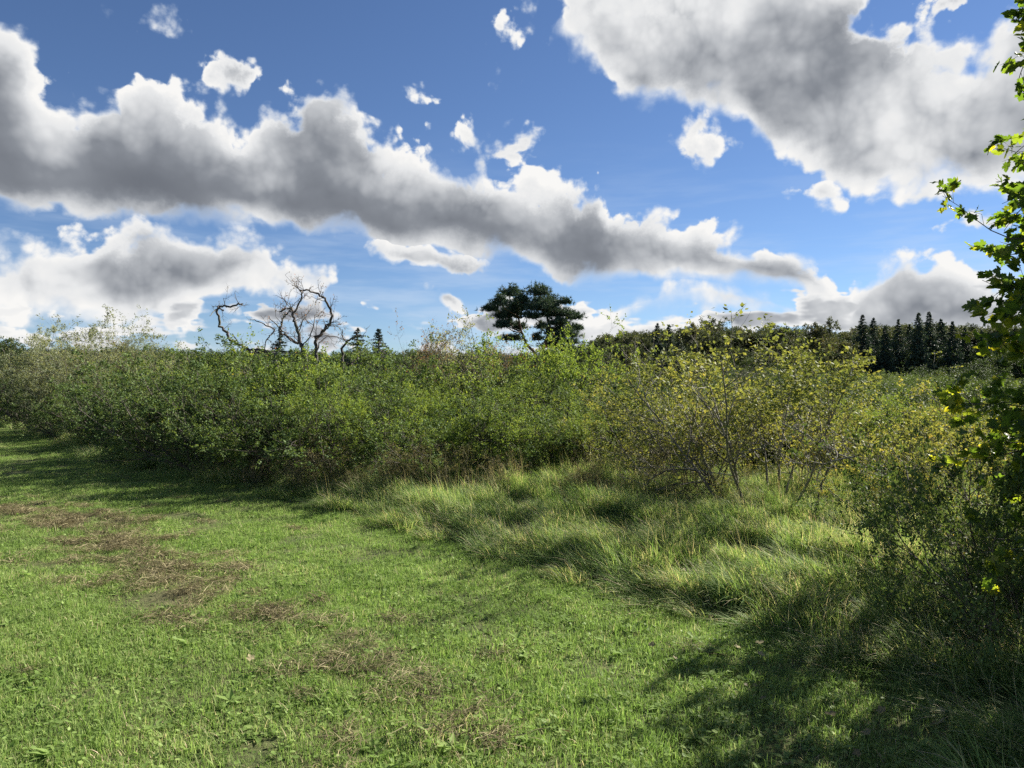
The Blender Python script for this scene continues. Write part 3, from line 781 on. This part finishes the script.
# ---------------------------------------------------------------- branch things drawn line by line
def lines_tree(name, label, cat, mat, lines, d0, seed, twigs=5, twig_len=.6, leaf=None, zoom=(180, 270, 3.938), depth=.6, group=None, foot=None, leafn=0, twig_ang=55):
    """lines: (radius, points in zoomed photograph units); every line also wanders in depth"""
    rng = np.random.default_rng(seed)
    x0, y0, z0 = zoom
    cx = (foot[0] - 512) / F_PX * d0 if foot else 0.0
    gx0, gy0 = cx, d0
    root = empty(name, (gx0, gy0, gz(gx0, gy0)))
    zb = gz(gx0, gy0)
    tag(root, label, cat, group)
    lf = MB(); allp = []
    for li, (r, pts) in enumerate(lines):
        q = np.array([((x0 + a / z0 - 512) / F_PX * d0 - gx0, 0, CAM_H + (385 - (y0 + b / z0)) / F_PX * d0 - zb) for a, b in pts])
        ph = rng.uniform(0, 6.28)
        s = np.linspace(0, 1, len(q))
        q[:, 1] = depth * np.sin(s * 2.4 + ph) * s + rng.normal(0, .02, len(q))
        # resample with small kinks
        n = 4 * (len(q) - 1) + 1
        S = np.linspace(0, len(q) - 1, n); i = np.minimum(S.astype(int), len(q) - 2); f = (S - i)[:, None]
        f2 = f * f * (3 - 2 * f) * .35 + f * .65
        w_ = q[i] * (1 - f2) + q[i + 1] * f2 + rng.normal(0, r * .35, (n, 3))
        mb = MB(); tubes(mb, w_[None], np.array([r]), .38, 8)
        bo = part('trunk' if li == 0 else 'branch', mb.mesh('branch', M[mat], smooth=True), root)
        allp.append((w_, r, bo))
    for a, r, bo in allp:
        tw = MB()
        L = np.linalg.norm(np.diff(a, axis=0), axis=1).sum()
        k = max(2, int(L * twigs))
        idx = rng.uniform(.25, 1, k)
        p, d = sample_line(np.repeat(a[None], k, 0), idx)
        an = np.radians(rng.normal(twig_ang, 15, k))[:, None]
        dd = unit(d * np.cos(an) + perp(rng, d) * np.sin(an) + UPV * .12)
        l1 = twig_len * rng.uniform(.3, 1.1, k)
        s1 = poly_grow(rng, p, dd, l1, .28, .03, 5); tubes(tw, s1, np.full(k, max(r * .18, .005)), .3, 4)
        p2, d2, l2, r2 = children(rng, s1, np.full(k, .005), l1, 5, 50, .5, .2, 1)
        s2 = poly_grow(rng, p2, d2, l2, .3, .03, 3); tubes(tw, s2, np.full(len(s2), .0035), .4, 3)
        if leafn:
            lp, ld = on_lines(rng, s2, leafn); leaves(lf, rng, lp, ld, leaf[0], LEAF)
        if k > 13: part('twigs', tw.mesh('twigs', M[mat]), bo)
        else:
            for j in range(k):
                tj = MB(); tubes(tj, s1[j:j + 1], np.array([max(r * .18, .005)]), .3, 4); tubes(tj, s2[5 * j:5 * j + 5], np.full(5, .0035), .4, 3)
                part('twig', tj.mesh('twig', M[mat]), bo)
    if leafn: part('foliage', lf.mesh('foliage', M[leaf[1]]), root)
    return root

lines_tree('dead_tree', 'bare twisted dead tree with looping dark branches above the hedge', 'tree', 'deadwood', [
    (.050, [(505, 640), (508, 420), (500, 345), (482, 300), (466, 250), (455, 210), (443, 175), (432, 150), (410, 147), (385, 152), (362, 162)]),
    (.048, [(530, 640), (532, 420), (530, 345), (525, 300), (530, 268), (550, 250), (575, 220), (593, 190), (588, 150), (570, 118), (545, 100), (515, 88), (497, 92)]),
    (.042, [(508, 400), (495, 330), (470, 295), (450, 285), (410, 262), (385, 247), (372, 238), (383, 212), (388, 190), (402, 174), (428, 164)]),
    (.026, [(443, 175), (460, 155), (478, 125), (492, 98), (482, 82), (470, 76)]),
    (.022, [(440, 285), (415, 250), (395, 222), (383, 200)]),
    (.018, [(375, 240), (362, 265), (348, 285), (336, 312), (318, 340)]),
    (.018, [(372, 238), (350, 225), (325, 210), (306, 206)]),
    (.020, [(560, 242), (590, 235), (610, 215), (640, 212)]),
    (.018, [(540, 330), (545, 290), (570, 262), (600, 262), (640, 282)]),
    (.016, [(482, 300), (515, 270), (530, 215), (520, 180), (540, 160)]),
    (.014, [(466, 250), (480, 220), (500, 205), (505, 180)]),
], 17.5, 5, twigs=6, twig_len=.55, foot=(309, 0), leafn=1, leaf=(.035, 'russet'))
lines_tree('dead_limb', 'thin crooked dead limb rising from the hedge left of the bare twisted tree', 'branch', 'deadwood', [
    (.046, [(400, 560), (385, 400), (372, 335), (345, 322), (310, 318), (278, 320), (255, 302), (228, 290), (206, 255), (182, 232), (180, 200), (171, 165), (185, 152), (215, 157), (245, 146), (266, 143)]),
    (.018, [(171, 165), (146, 152), (116, 155), (113, 185)]),
    (.012, [(183, 152), (189, 120)]),
    (.034, [(330, 320), (290, 330), (255, 326), (222, 336), (190, 350), (150, 375)]),
    (.020, [(278, 320), (262, 345), (240, 355)]),
    (.014, [(206, 255), (212, 285), (208, 310)]),
], 17.0, 6, twigs=3.5, twig_len=.4, foot=(281, 0))
lines_tree('dead_snag', 'short arched dead branch just right of the bare twisted tree', 'branch', 'deadwood', [
    (.036, [(640, 560), (640, 400), (638, 335), (641, 310), (656, 290), (690, 275), (716, 265), (750, 270)]),
    (.016, [(656, 290), (648, 265), (660, 245)]),
], 17.2, 8, twigs=3, twig_len=.3, foot=(342, 0))
# the arching bare branch of the right half and the bare branches under the saplings (zoom of the region 620,280 at 2.535)
Z4 = (620, 280, 2.535)
lines_tree('arching_branch', 'long bare grey branch arching out of the dark shrub at the right', 'branch', 'palebark', [
    (.012, [(870, 760), (830, 680), (790, 600), (750, 540), (735, 512), (690, 498), (640, 480), (590, 450), (540, 420), (500, 392), (470, 375)]),
    (.006, [(735, 512), (745, 480), (740, 440), (752, 400)]),
    (.006, [(690, 498), (670, 470), (640, 455)]),
    (.006, [(790, 600), (760, 590), (720, 600), (690, 590)]),
    (.007, [(590, 450), (560, 470), (520, 520)]),
    (.006, [(830, 680), (800, 640), (740, 640)]),
], 6.0, 9, twigs=9, twig_len=.28, zoom=Z4, depth=.5, foot=(963, 0), leafn=2, leaf=(.030, 'olive'))
lines_tree('leaning_stem', 'grey leaning dead stem between the saplings and the arching branch', 'branch', 'deadwood', [
    (.015, [(490, 620), (500, 570), (520, 525), (545, 480), (565, 455), (600, 430)]),
    (.010, [(545, 480), (530, 450), (500, 430)]),
], 8.2, 10, twigs=7, twig_len=.3, zoom=Z4, depth=.3, foot=(813, 0))
lines_tree('bare_branches', 'dark bare branches arching down to the left under the yellowish saplings', 'branch', 'deadwood', [
    (.016, [(300, 600), (270, 560), (240, 525), (215, 495), (180, 485), (130, 488), (90, 500), (60, 525)]),
    (.012, [(240, 525), (210, 515), (170, 520), (130, 530), (100, 545)]),
    (.012, [(215, 495), (190, 460), (165, 445), (120, 440)]),
    (.010, [(270, 560), (220, 545), (180, 555)]),
], 8.7, 11, twigs=8, twig_len=.4, zoom=Z4, depth=.3, foot=(740, 0))

# ---------------------------------------------------------------- the pine
def build_pine():
    D = 55.0; rng = np.random.default_rng(31)
    def c(a, b): return np.array([(400 + a / 3.938 - 512) / F_PX * D, CAM_H + (385 - (270 + b / 3.938)) / F_PX * D])
    bx = c(556, 0)[0]; zb = gz(bx, D)
    root = empty('pine_tree', (bx, D, zb)); tag(root, 'broad dark green pine with flat layered crown behind the hedge', 'tree')
    def q(a, b, dy=0.0): X_, Z_ = c(a, b); return np.array([X_ - bx, dy, Z_ - zb])
    base = np.array([0, 0, -.2])
    main = [base, q(558, 400), q(560, 345, .1), q(565, 310, .1), q(583, 262, .2), q(588, 222, .2), q(578, 180, .1), q(560, 130, 0)]
    def tube(name, pts, r, par=root):
        pts = np.array(pts); n = 5 * (len(pts) - 1) + 1
        S = np.linspace(0, len(pts) - 1, n); i = np.minimum(S.astype(int), len(pts) - 2); f = (S - i)[:, None]
        w_ = pts[i] * (1 - f) + pts[i + 1] * f + rng.normal(0, .02, (n, 3))
        mb = MB(); tubes(mb, w_[None], np.array([r]), .35, 9)
        return part(name, mb.mesh(name, M['pinebark'], smooth=True), par)
    tube('trunk', main, .19)
    tube('trunk', [q(556, 380, .1), q(530, 330, .4), q(495, 290, .6), q(478, 240, .6), q(462, 180, .5), q(440, 130, .4)], .13)
    pads = [(430, 98, 55, 22), (398, 140, 45, 22), (362, 162, 34, 14), (400, 190, 52, 20), (408, 226, 46, 18), (462, 140, 46, 24), (455, 185, 50, 22), (488, 150, 26, 14), (545, 102, 52, 24), (598, 128, 48, 22), (560, 150, 56, 22),
            (515, 190, 50, 16), (640, 150, 28, 12), (636, 182, 56, 18), (690, 196, 46, 18), (705, 222, 32, 12), (612, 212, 62, 16), (600, 250, 46, 12), (655, 248, 60, 15), (675, 282, 46, 13), (618, 292, 60, 14), (540, 262, 30, 14), (470, 225, 44, 16), (440, 255, 46, 14), (660, 318, 60, 12), (600, 335, 40, 10), (540, 128, 40, 22), (470, 115, 34, 20), (585, 175, 44, 20), (430, 160, 44, 22), (640, 235, 44, 16), (560, 215, 30, 14), (620, 270, 44, 14), (430, 208, 30, 16)]
    fb = MB(); bb = MB()
    for (a, b, rx, ry) in pads:
        dy0 = rng.uniform(-1.7, 1.7)
        a += rng.normal(0, 7); b += rng.normal(0, 7); rx *= rng.uniform(.75, 1.15); ry *= rng.uniform(1.0, 1.5)
        ce = q(a, b, dy0); ex = rx / 3.938 / F_PX * D * .88; ez = ry / 3.938 / F_PX * D * .82; ey = ex * .9
        ax = np.array(main); k = np.argmin(np.abs(ax[:, 2] - (ce[2] - .5 - abs(ce[0]) * .25)))
        st = ax[k] if a > 500 else q(478, 245 if b > 170 else 190, .6)
        mid = (st + ce) / 2 + [0, 0, -.12]
        L3 = np.array([[st, (st + mid) / 2 + rng.normal(0, .05, 3), mid, (mid + ce) / 2 + rng.normal(0, .05, 3), ce]])
        tubes(bb, L3, np.array([.055]), .3, 5)
        n = int(135 * (ex * ex) / .5) + 50
        u_ = unit(rng.normal(0, 1, (n, 3))) * (rng.random(n) ** .5)[:, None]
        u_[:, 2] = np.abs(u_[:, 2]) * 1.1 - .25
        p = ce + u_ * [ex, ey, ez * 1.5] * (1 + .30 * rng.normal(0, 1, (n, 1)))
        # twig from the pad's heart to each tuft
        tubes(bb, np.stack([np.repeat((ce - [0, 0, ez * .5])[None], n // 4, 0), p[:n // 4]], 1), np.full(n // 4, .018), .3, 3)
        out = unit(p - ce + [0, 0, .35])
        k = 12
        leaves(fb, rng, np.repeat(p, k, 0), np.repeat(out, k, 0), 0.25, NEEDLE, up=.2, spread=.9, tint=np.clip(np.repeat(rng.uniform(0, .7, n), k) + rng.normal(0, .12, n * k), 0, 1))
    part('branches', bb.mesh('branches', M['pinebark']), root)
    part('crown', fb.mesh('crown', M['pine']), root)
build_pine()

# ---------------------------------------------------------------- conifers and broadleaved trees of the far wood
def spruce_meshes(seed, h=18.0, w_=5.2, whorls=44, size=.95):
    rng = np.random.default_rng(seed); tb = MB(); fb = MB()
    tr = poly_grow(rng, np.zeros((1, 3)), np.array([[0, 0, 1.0]]), np.array([h]), .006, .05, 10); tubes(tb, tr, np.array([.2]), .1, 7)
    z = np.repeat(np.linspace(.06, .985, whorls), 9) + rng.normal(0, .008, whorls * 9)
    z = np.clip(z, .04, .99)
    p, _ = sample_line(np.repeat(tr, len(z), 0), z)
    a = rng.uniform(0, 6.28, len(z)); L = (w_ * (1 - z) ** .92 + .05) * rng.uniform(.45, 1.25, len(z))
    d = np.stack([np.cos(a), np.sin(a), .35 * z - .12], -1)
    br = poly_grow(rng, p, d, L, .05, -.07, 4); tubes(tb, br, np.full(len(br), .035), .3, 3)
    per = 16; lp, ld = on_lines(rng, br, per, .12, 1)
    ld = ld + perp(rng, ld) * .8 + np.array([0, 0, -.35])
    leaves(fb, rng, lp, ld, size * (1.15 - .85 * np.clip(lp[:, 2] / h, 0, 1)), LONG, up=.9, spread=.25, tint=np.clip(rng.beta(2, 2.5, len(lp)), 0, 1))
    return tb.mesh('trunk', M['treebark']), fb.mesh('crown', M['spruce'])
def tree_meshes(seed, h=15.0, leaf=.30, mat='far', lean=55, nl=10):
    rng = np.random.default_rng(seed); tb = MB(); fb = MB()
    tr = poly_grow(rng, np.zeros((1, 3)), np.array([[0, 0, 1.0]]), np.array([h * .9]), .05, .06, 9); tubes(tb, tr, np.array([h * .016]), .15, 8)
    r0 = np.array([h * .016]); L0 = np.array([h * .9])
    p, d, l, r = children(rng, tr, r0, L0, 22, lean, .46, .16, .98, .55); s1 = poly_grow(rng, p, d, l, .12, .06, 5); tubes(tb, s1, r, .3, 5)
    p, d, l2, r2 = children(rng, s1, r, l, nl, 45, .5, .2, 1, .35); s2 = poly_grow(rng, p, d, l2, .15, .04, 4); tubes(tb, s2, np.maximum(r2, .02), .3, 3)
    p, d, l3, r3 = children(rng, s2, r2, l2, 6, 45, .55, .1, 1, .3); s3 = poly_grow(rng, p, d, l3, .2, .02, 2)
    lp, ld = on_lines(rng, s3, 7); lp = lp + rng.normal(0, .10, lp.shape)
    cl = lump(lp, seed, 1.3)
    leaves(fb, rng, lp, ld, leaf, LEAF, tint=np.clip(rng.beta(2, 2.4, len(lp)) * .7 + (cl - .5) * .45 + .12, 0, 1))
    top = float(np.quantile(lp[:, 2], .995))
    for b_ in (tb, fb): b_.v = [q * np.float32(h / top) for q in b_.v]
    return tb.mesh('trunk', M['treebark']), fb.mesh('crown', M[mat])
SP = [spruce_meshes(41), spruce_meshes(42, w_=6.0), spruce_meshes(43, w_=4.6)]
TR = [tree_meshes(51), tree_meshes(52, lean=48), tree_meshes(53, lean=62)]
def far_tree(kind, label, col, d, topy, cat='tree', group=None, width=1.0, seed=0):
    x, y = at_px(col, d); h = (CAM_H + (385 - topy) / F_PX * d - gz(x, y)) * 1.08
    ms = SP[seed % 3] if kind == 'spruce_tree' else TR[seed % 3]
    k = h / (18.0 if kind == 'spruce_tree' else 15.0)
    root = empty(kind, (x, y, gz(x, y)), seed * 1.7, (k * width, k * width, k)); tag(root, label, cat, group)
    part('trunk', ms[0], root); part('crown', ms[1], root)
SG = 'dark spruces at the right end of the far wood'
for i, (cx_, ty, d, lb) in enumerate([
    (862, 321, 195, 'dark spruce standing first at the left end of the right hand spruce row'),
    (873, 324, 200, 'dark spruce second from the left in the row behind the right shrubs'),
    (885, 332, 192, 'lower dark spruce in the dip of the row, third from its left end'),
    (899, 325, 196, 'dark spruce fourth in the row, left of the two tallest'),
    (909, 330, 203, 'slightly shorter dark spruce directly left of the two tallest ones'),
    (918, 319, 194, 'left one of the two tallest spruces in the row'),
    (930, 318, 197, 'right one of the two tallest spruces in the row'),
    (941, 325, 201, 'dark spruce directly right of the two tallest ones'),
    (952, 327, 193, 'dark spruce near the right end of the row, close to the maple leaves'),
    (965, 333, 198, 'last dark spruce of the row, touching the maple leaves'),
    (982, 335, 196, 'dark spruce mostly hidden behind the maple leaves')]):
    far_tree('spruce_tree', lb, cx_, d, ty, group=SG, width=1.05, seed=i)
for i, (cx_, ty, d, lb) in enumerate([
    (657, 329, 190, 'left one of the pointed spruces rising from the far wood right of the pine'),
    (669, 330, 193, 'middle pointed spruce rising from the far wood right of the pine'),
    (680, 336, 188, 'right and lowest of the pointed spruces right of the pine')]):
    far_tree('spruce_tree', lb, cx_, d, ty, group='pointed spruces in the far wood right of the pine', width=1.1, seed=i + 1)
CT = [spruce_meshes(44, h=5, w_=2.1, whorls=26, size=.30), spruce_meshes(45, h=5, w_=1.7, whorls=24, size=.28)]
for i, (cx_, ty, d, lb) in enumerate([(279, 336, 30, 'small dark conifer seen through the branches of the bare twisted tree'), (357, 333, 29, 'small dark conifer right of the short arched dead branch'), (379, 334, 30.5, 'small thin conifer, the right one of the two left of the russet sapling')]):
    x, y = at_px(cx_, d); h = CAM_H + (385 - ty) / F_PX * d
    root = empty('small_conifer', (x, y, gz(x, y)), i * 2.0, (h / 5,) * 3); tag(root, lb, 'conifer', 'small conifers behind the hedge')
    part('trunk', CT[i % 2][0], root); part('crown', CT[i % 2][1], root)
for i, (cx_, ty, d, lb, wd) in enumerate([
    (606, 345, 150, 'rounded dark tree directly right of the pine crown', 1.0),
    (626, 342, 175, 'dark broad tree between the pine and the pointed spruces', 1.0),
    (643, 344, 180, 'dark tree touching the left pointed spruce', .9),
    (694, 334, 170, 'dark green tree right of the pointed spruces', 1.0),
    (712, 329, 160, 'lighter green tall tree behind the left side of the saplings', .95),
    (734, 338, 185, 'dark tree just behind the top of the saplings, left side', .9),
    (776, 334, 180, 'green tree behind the right side of the sapling top', .9),
    (797, 337, 175, 'green tree between the saplings and the tall rounded tree', .9),
    (818, 330, 165, 'tall rounded green tree left of the spruce row', .9),
    (836, 348, 180, 'low green tree in the gap left of the spruce row', 1.1),
    (851, 352, 185, 'lowest green tree right at the left end of the spruce row', 1.1),
    (588, 352, 130, 'low dark tree under the right side of the pine crown', 1.2),
    (6, 349, 62, 'dark tree at the left picture edge behind the hedge end', 1.0),
    (-22, 345, 60, 'dark tree beyond the left picture edge behind the hedge end', 1.0),
    (34, 358, 70, 'low dark tree peeping over the hedge left of the pale shrub', 1.0)]):
    far_tree('broadleaf_tree', lb, cx_, d, ty - 4, group='broadleaved trees of the far wood', width=wd * 1.15, seed=i)

# the mass of the wood behind them
rng = np.random.default_rng(77)
fx, fy, fs = [], [], []
for c0 in np.arange(-420, 1400, 4.5):
    lim = np.interp(c0, [-420, 0, 60, 150, 250, 560, 600, 700, 840, 860, 980, 1000, 1400], [336, 347, 356, 358, 364, 358, 337, 327, 334, 329, 328, 328, 326])
    for row in range(4):
        d = rng.uniform(215, 250) + row * 14
        x, y = at_px(c0 + rng.uniform(-5, 5), d)
        fx.append(x); fy.append(y); fs.append((CAM_H + (385 - lim - rng.uniform(0, 9)) / F_PX * d) / 15.0)
fx, fy, fs = map(np.array, (fx, fy, fs)); n = len(fx)
scatter('far_wood', 'distant wood, a dark continuous mass behind the separate trees', 'forest', np.stack([fx, fy, ground_z(fx, fy)], -1), rng.uniform(0, 6.28, n), np.stack([fs * 1.3, fs * 1.3, fs], -1), np.zeros((n, 2)), [t_[1] for t_ in TR], M['far'], rng)
# bushes along the foot of the wood
ex_, ey_ = [], []
for c0 in np.arange(-420, 1400, 3.2):
    for d in (204, 209, 214): 
        x, y = at_px(c0 + rng.uniform(-4, 4), d + rng.uniform(-2, 2)); ex_.append(x); ey_.append(y)
ex_, ey_ = np.array(ex_), np.array(ey_); n = len(ex_); es = rng.uniform(2.2, 4.2, n)
scatter('wood_edge', 'dark undergrowth along the foot of the distant wood', 'undergrowth', np.stack([ex_, ey_, ground_z(ex_, ey_) - .2], -1), rng.uniform(0, 6.28, n), np.stack([es, es, es * .9], -1), np.zeros((n, 2)), [P['dark'][1]], M['dark'], rng)

# thicket filling the old field behind the hedge
xs, ys, hs = [], [], []
n = 5200
d = 13 + 92 * rng.random(n) ** 1.35; c0 = rng.uniform(-160, 1250, n)
x = (c0 - 512) / F_PX * d; y = d
lo = np.interp(c0, [-160, 40, 200, 400, 500, 600, 660, 720, 830, 1250], [32, 31, 19.5, 16, 16, 15.5, 13, 11.5, 12.5, 12.5])
hmax = np.interp(c0, [-160, 100, 250, 420, 560, 620, 700, 820, 1250], [1.75, 1.6, 1.70, 1.62, 1.48, 1.46, 1.38, 1.36, 1.36])
k = (d > lo) & (c0 > np.interp(d, [13, 20, 30, 100], [80, 30, -160, -160]))
k &= rng.random(n) < np.clip(1.2 - d / 140, .2, 1)
x, y, hm = x[k], y[k], hmax[k]; n = len(x)
cc = c0[k]
hm = np.where(cc > 640, np.minimum(hm, 1.60 - 15 / F_PX * y), hm)       # the field falls away at the right, the wood shows down to its foot
hh = np.maximum(hm * rng.uniform(.62, 1.0, n) - ground_z(x, y), .35)
bigger = (rng.random(n) < .07) & (y > 24); hh[bigger] = rng.uniform(1.5, 2.3, bigger.sum()) * np.clip(y[bigger] / 60, .75, 1.3)
scatter('thicket', 'low thicket of mixed green bushes filling the field behind the hedge', 'thicket', np.stack([x, y, ground_z(x, y) - .05], -1), rng.uniform(0, 6.28, n), np.stack([hh / 2.1 * 1.35] * 2 + [hh / 2.1], -1), np.zeros((n, 2)), [P['hedge_a'][1], P['bright_a'][1], P['bright_b'][1], P['hedge_c'][1], P['olive_a'][1], P['dark'][1]], M['hedge'], rng)
print('thicket', n)

# dry weeds along the foot of the hedge
def merged(a, b, nm):
    o1 = MB()
    for me in (a, b):
        v = np.empty(len(me.vertices) * 3, np.float32); me.vertices.foreach_get('co', v)
        tt = np.empty(len(me.vertices), np.float32); me.attributes['tint'].data.foreach_get('value', tt)
        lt = np.empty(len(me.polygons), np.int32); me.polygons.foreach_get('loop_total', lt)
        lv = np.empty(len(me.loops), np.int32); me.loops.foreach_get('vertex_index', lv)
        n3 = int((lt == 3).sum()) * 3
        n0 = o1.n; o1.v.append(v.reshape(-1, 3)); o1.tint.append(tt); o1.n += len(tt)
        if n3: o1.f3.append(lv[:n3].reshape(-1, 3).astype(np.int64) + n0)
        if len(lv) > n3: o1.f4.append(lv[n3:].reshape(-1, 4).astype(np.int64) + n0)
    return o1.mesh(nm, M['weed'])
WP = [merged(*P['weed'], 'dry_weed'), merged(*P['weed_b'], 'dry_weed')]
n = 190
c0 = rng.uniform(150, 760, n)
dlo = np.interp(c0, [150, 240, 400, 560, 700, 760], [13.6, 11.0, 9.9, 9.9, 8.6, 8.0]); d = dlo + rng.exponential(.75, n)
x = (c0 - 512) / F_PX * d; y = d
dens = np.interp(c0, [150, 240, 270, 420, 620, 760], [.15, .25, .9, .9, .6, .25]) * np.clip(.7 + .6 * wob(x * 1.4, y, 1.2), .05, 1)
k = (rng.random(n) < dens) & (tall_side(x, y) > .1)
x, y = x[k], y[k]; n = len(x); s_ = rng.uniform(.45, .95, n) * np.clip(.75 + .5 * wob(x * 2, y, 1.3), .4, 1.2)
scatter('dry_weeds', 'dry beige weeds and seed stalks along the foot of the hedge', 'weeds', np.stack([x, y, ground_z(x, y)], -1), rng.uniform(0, 6.28, n), np.stack([s_, s_, s_], -1), rng.normal(0, .1, (n, 2)), [WP[0], WP[1]], M['weed'], rng)

# ---------------------------------------------------------------- the field maple at the right edge
def build_maple(name, label, x, y, h, crown_r, seed, leaf, boughs, per=5):
    rng = np.random.default_rng(seed); tb = MB(); fb = MB()
    root = empty(name, (x, y, gz(x, y))); tag(root, label, 'tree')
    tr = poly_grow(rng, np.array([[0, 0, -.1]]), np.array([[-.05, 0, 1.0]]), np.array([h * .86]), .05, .06, 9); tubes(tb, tr, np.array([.075]), .2, 9)
    t_ = np.clip(np.linspace(.06, .99, boughs) + rng.normal(0, .02, boughs), .05, .99); p, _ = sample_line(np.repeat(tr, boughs, 0), t_)
    a = np.where(rng.random(boughs) < .55, math.pi + .35 + rng.normal(0, .8, boughs), rng.uniform(0, 6.28, boughs))
    L = crown_r * np.sqrt(np.clip(1 - ((t_ - .42) / .66) ** 2, .12, 1)) * rng.uniform(.72, .95, boughs)
    d = np.stack([np.cos(a), np.sin(a), .25 + .8 * t_], -1)
    s1 = poly_grow(rng, p, d, L, .10, -.03, 6); r1 = np.full(boughs, .018); tubes(tb, s1, r1, .3, 5)
    p, d, l2, r2 = children(rng, s1, r1, L, 8, 50, .40, .25, 1, .2); s2 = poly_grow(rng, p, d, l2, .14, -.02, 4); tubes(tb, s2, np.maximum(r2, .004), .35, 4)
    p, d, l3, r3 = children(rng, s2, r2, l2, 4, 48, .55, .2, 1, .2); s3 = poly_grow(rng, p, d, np.maximum(l3, .08), .18, -.02, 3); tubes(tb, s3, np.full(len(s3), .0016), .6, 3)
    lp, ld = on_lines(rng, s3, per, .2, 1)
    lp = lp + perp(rng, ld) * .02
    cl = lump(lp, seed + 3, .35)
    leaves(fb, rng, lp, ld + np.array([0, 0, -.5]), leaf, MAPLE, up=.75, spread=.55, tint=np.clip(rng.beta(2, 3.2, len(lp)) * .85 + (cl - .5) * .38 + .05, 0, 1))
    part('trunk', tb.mesh('trunk', M['treebark'], smooth=True), root); part('crown', fb.mesh('crown', M['maple'], smooth=False), root)
    return root
build_maple('field_maple', 'small field maple with green and yellow lobed leaves at the right edge', 4.0, 3.25, 5.8, 1.66, 63, .058, 150, per=8)
build_maple('field_maple', 'fuller maple beyond the right picture edge, seen only by the shade it casts', 6.8, 6.1, 5.0, 2.2, 62, .085, 80, per=6)

# a few brown leaves fallen from the maples
rng = np.random.default_rng(91)
fl = []
for i in range(4):
    mb = MB(); leaves(mb, rng, np.zeros((1, 3)), np.array([[1.0, 0, .1]]), .07, MAPLE, up=2.5, spread=.25, tint=np.array([.2 + .25 * i])); fl.append(mb.mesh('fallen_leaf', M['straw']))
n = 260
x = rng.uniform(-1.5, 3.4, n); y = rng.uniform(2.6, 7.0, n); k = rng.random(n) < np.clip((x - .2 * y + .9) / 2.2, .04, 1); x, y = x[k], y[k]; n = len(x); s_ = rng.uniform(.4, .8, n)
scatter('fallen_leaves', 'a few dry brown maple leaves fallen on the grass', 'leaves', np.stack([x, y, ground_z(x, y) + rng.uniform(.03, .07, n)], -1), rng.uniform(0, 6.28, n), np.stack([s_] * 3, -1), rng.normal(0, .3, (n, 2)), fl, M['straw'], rng)
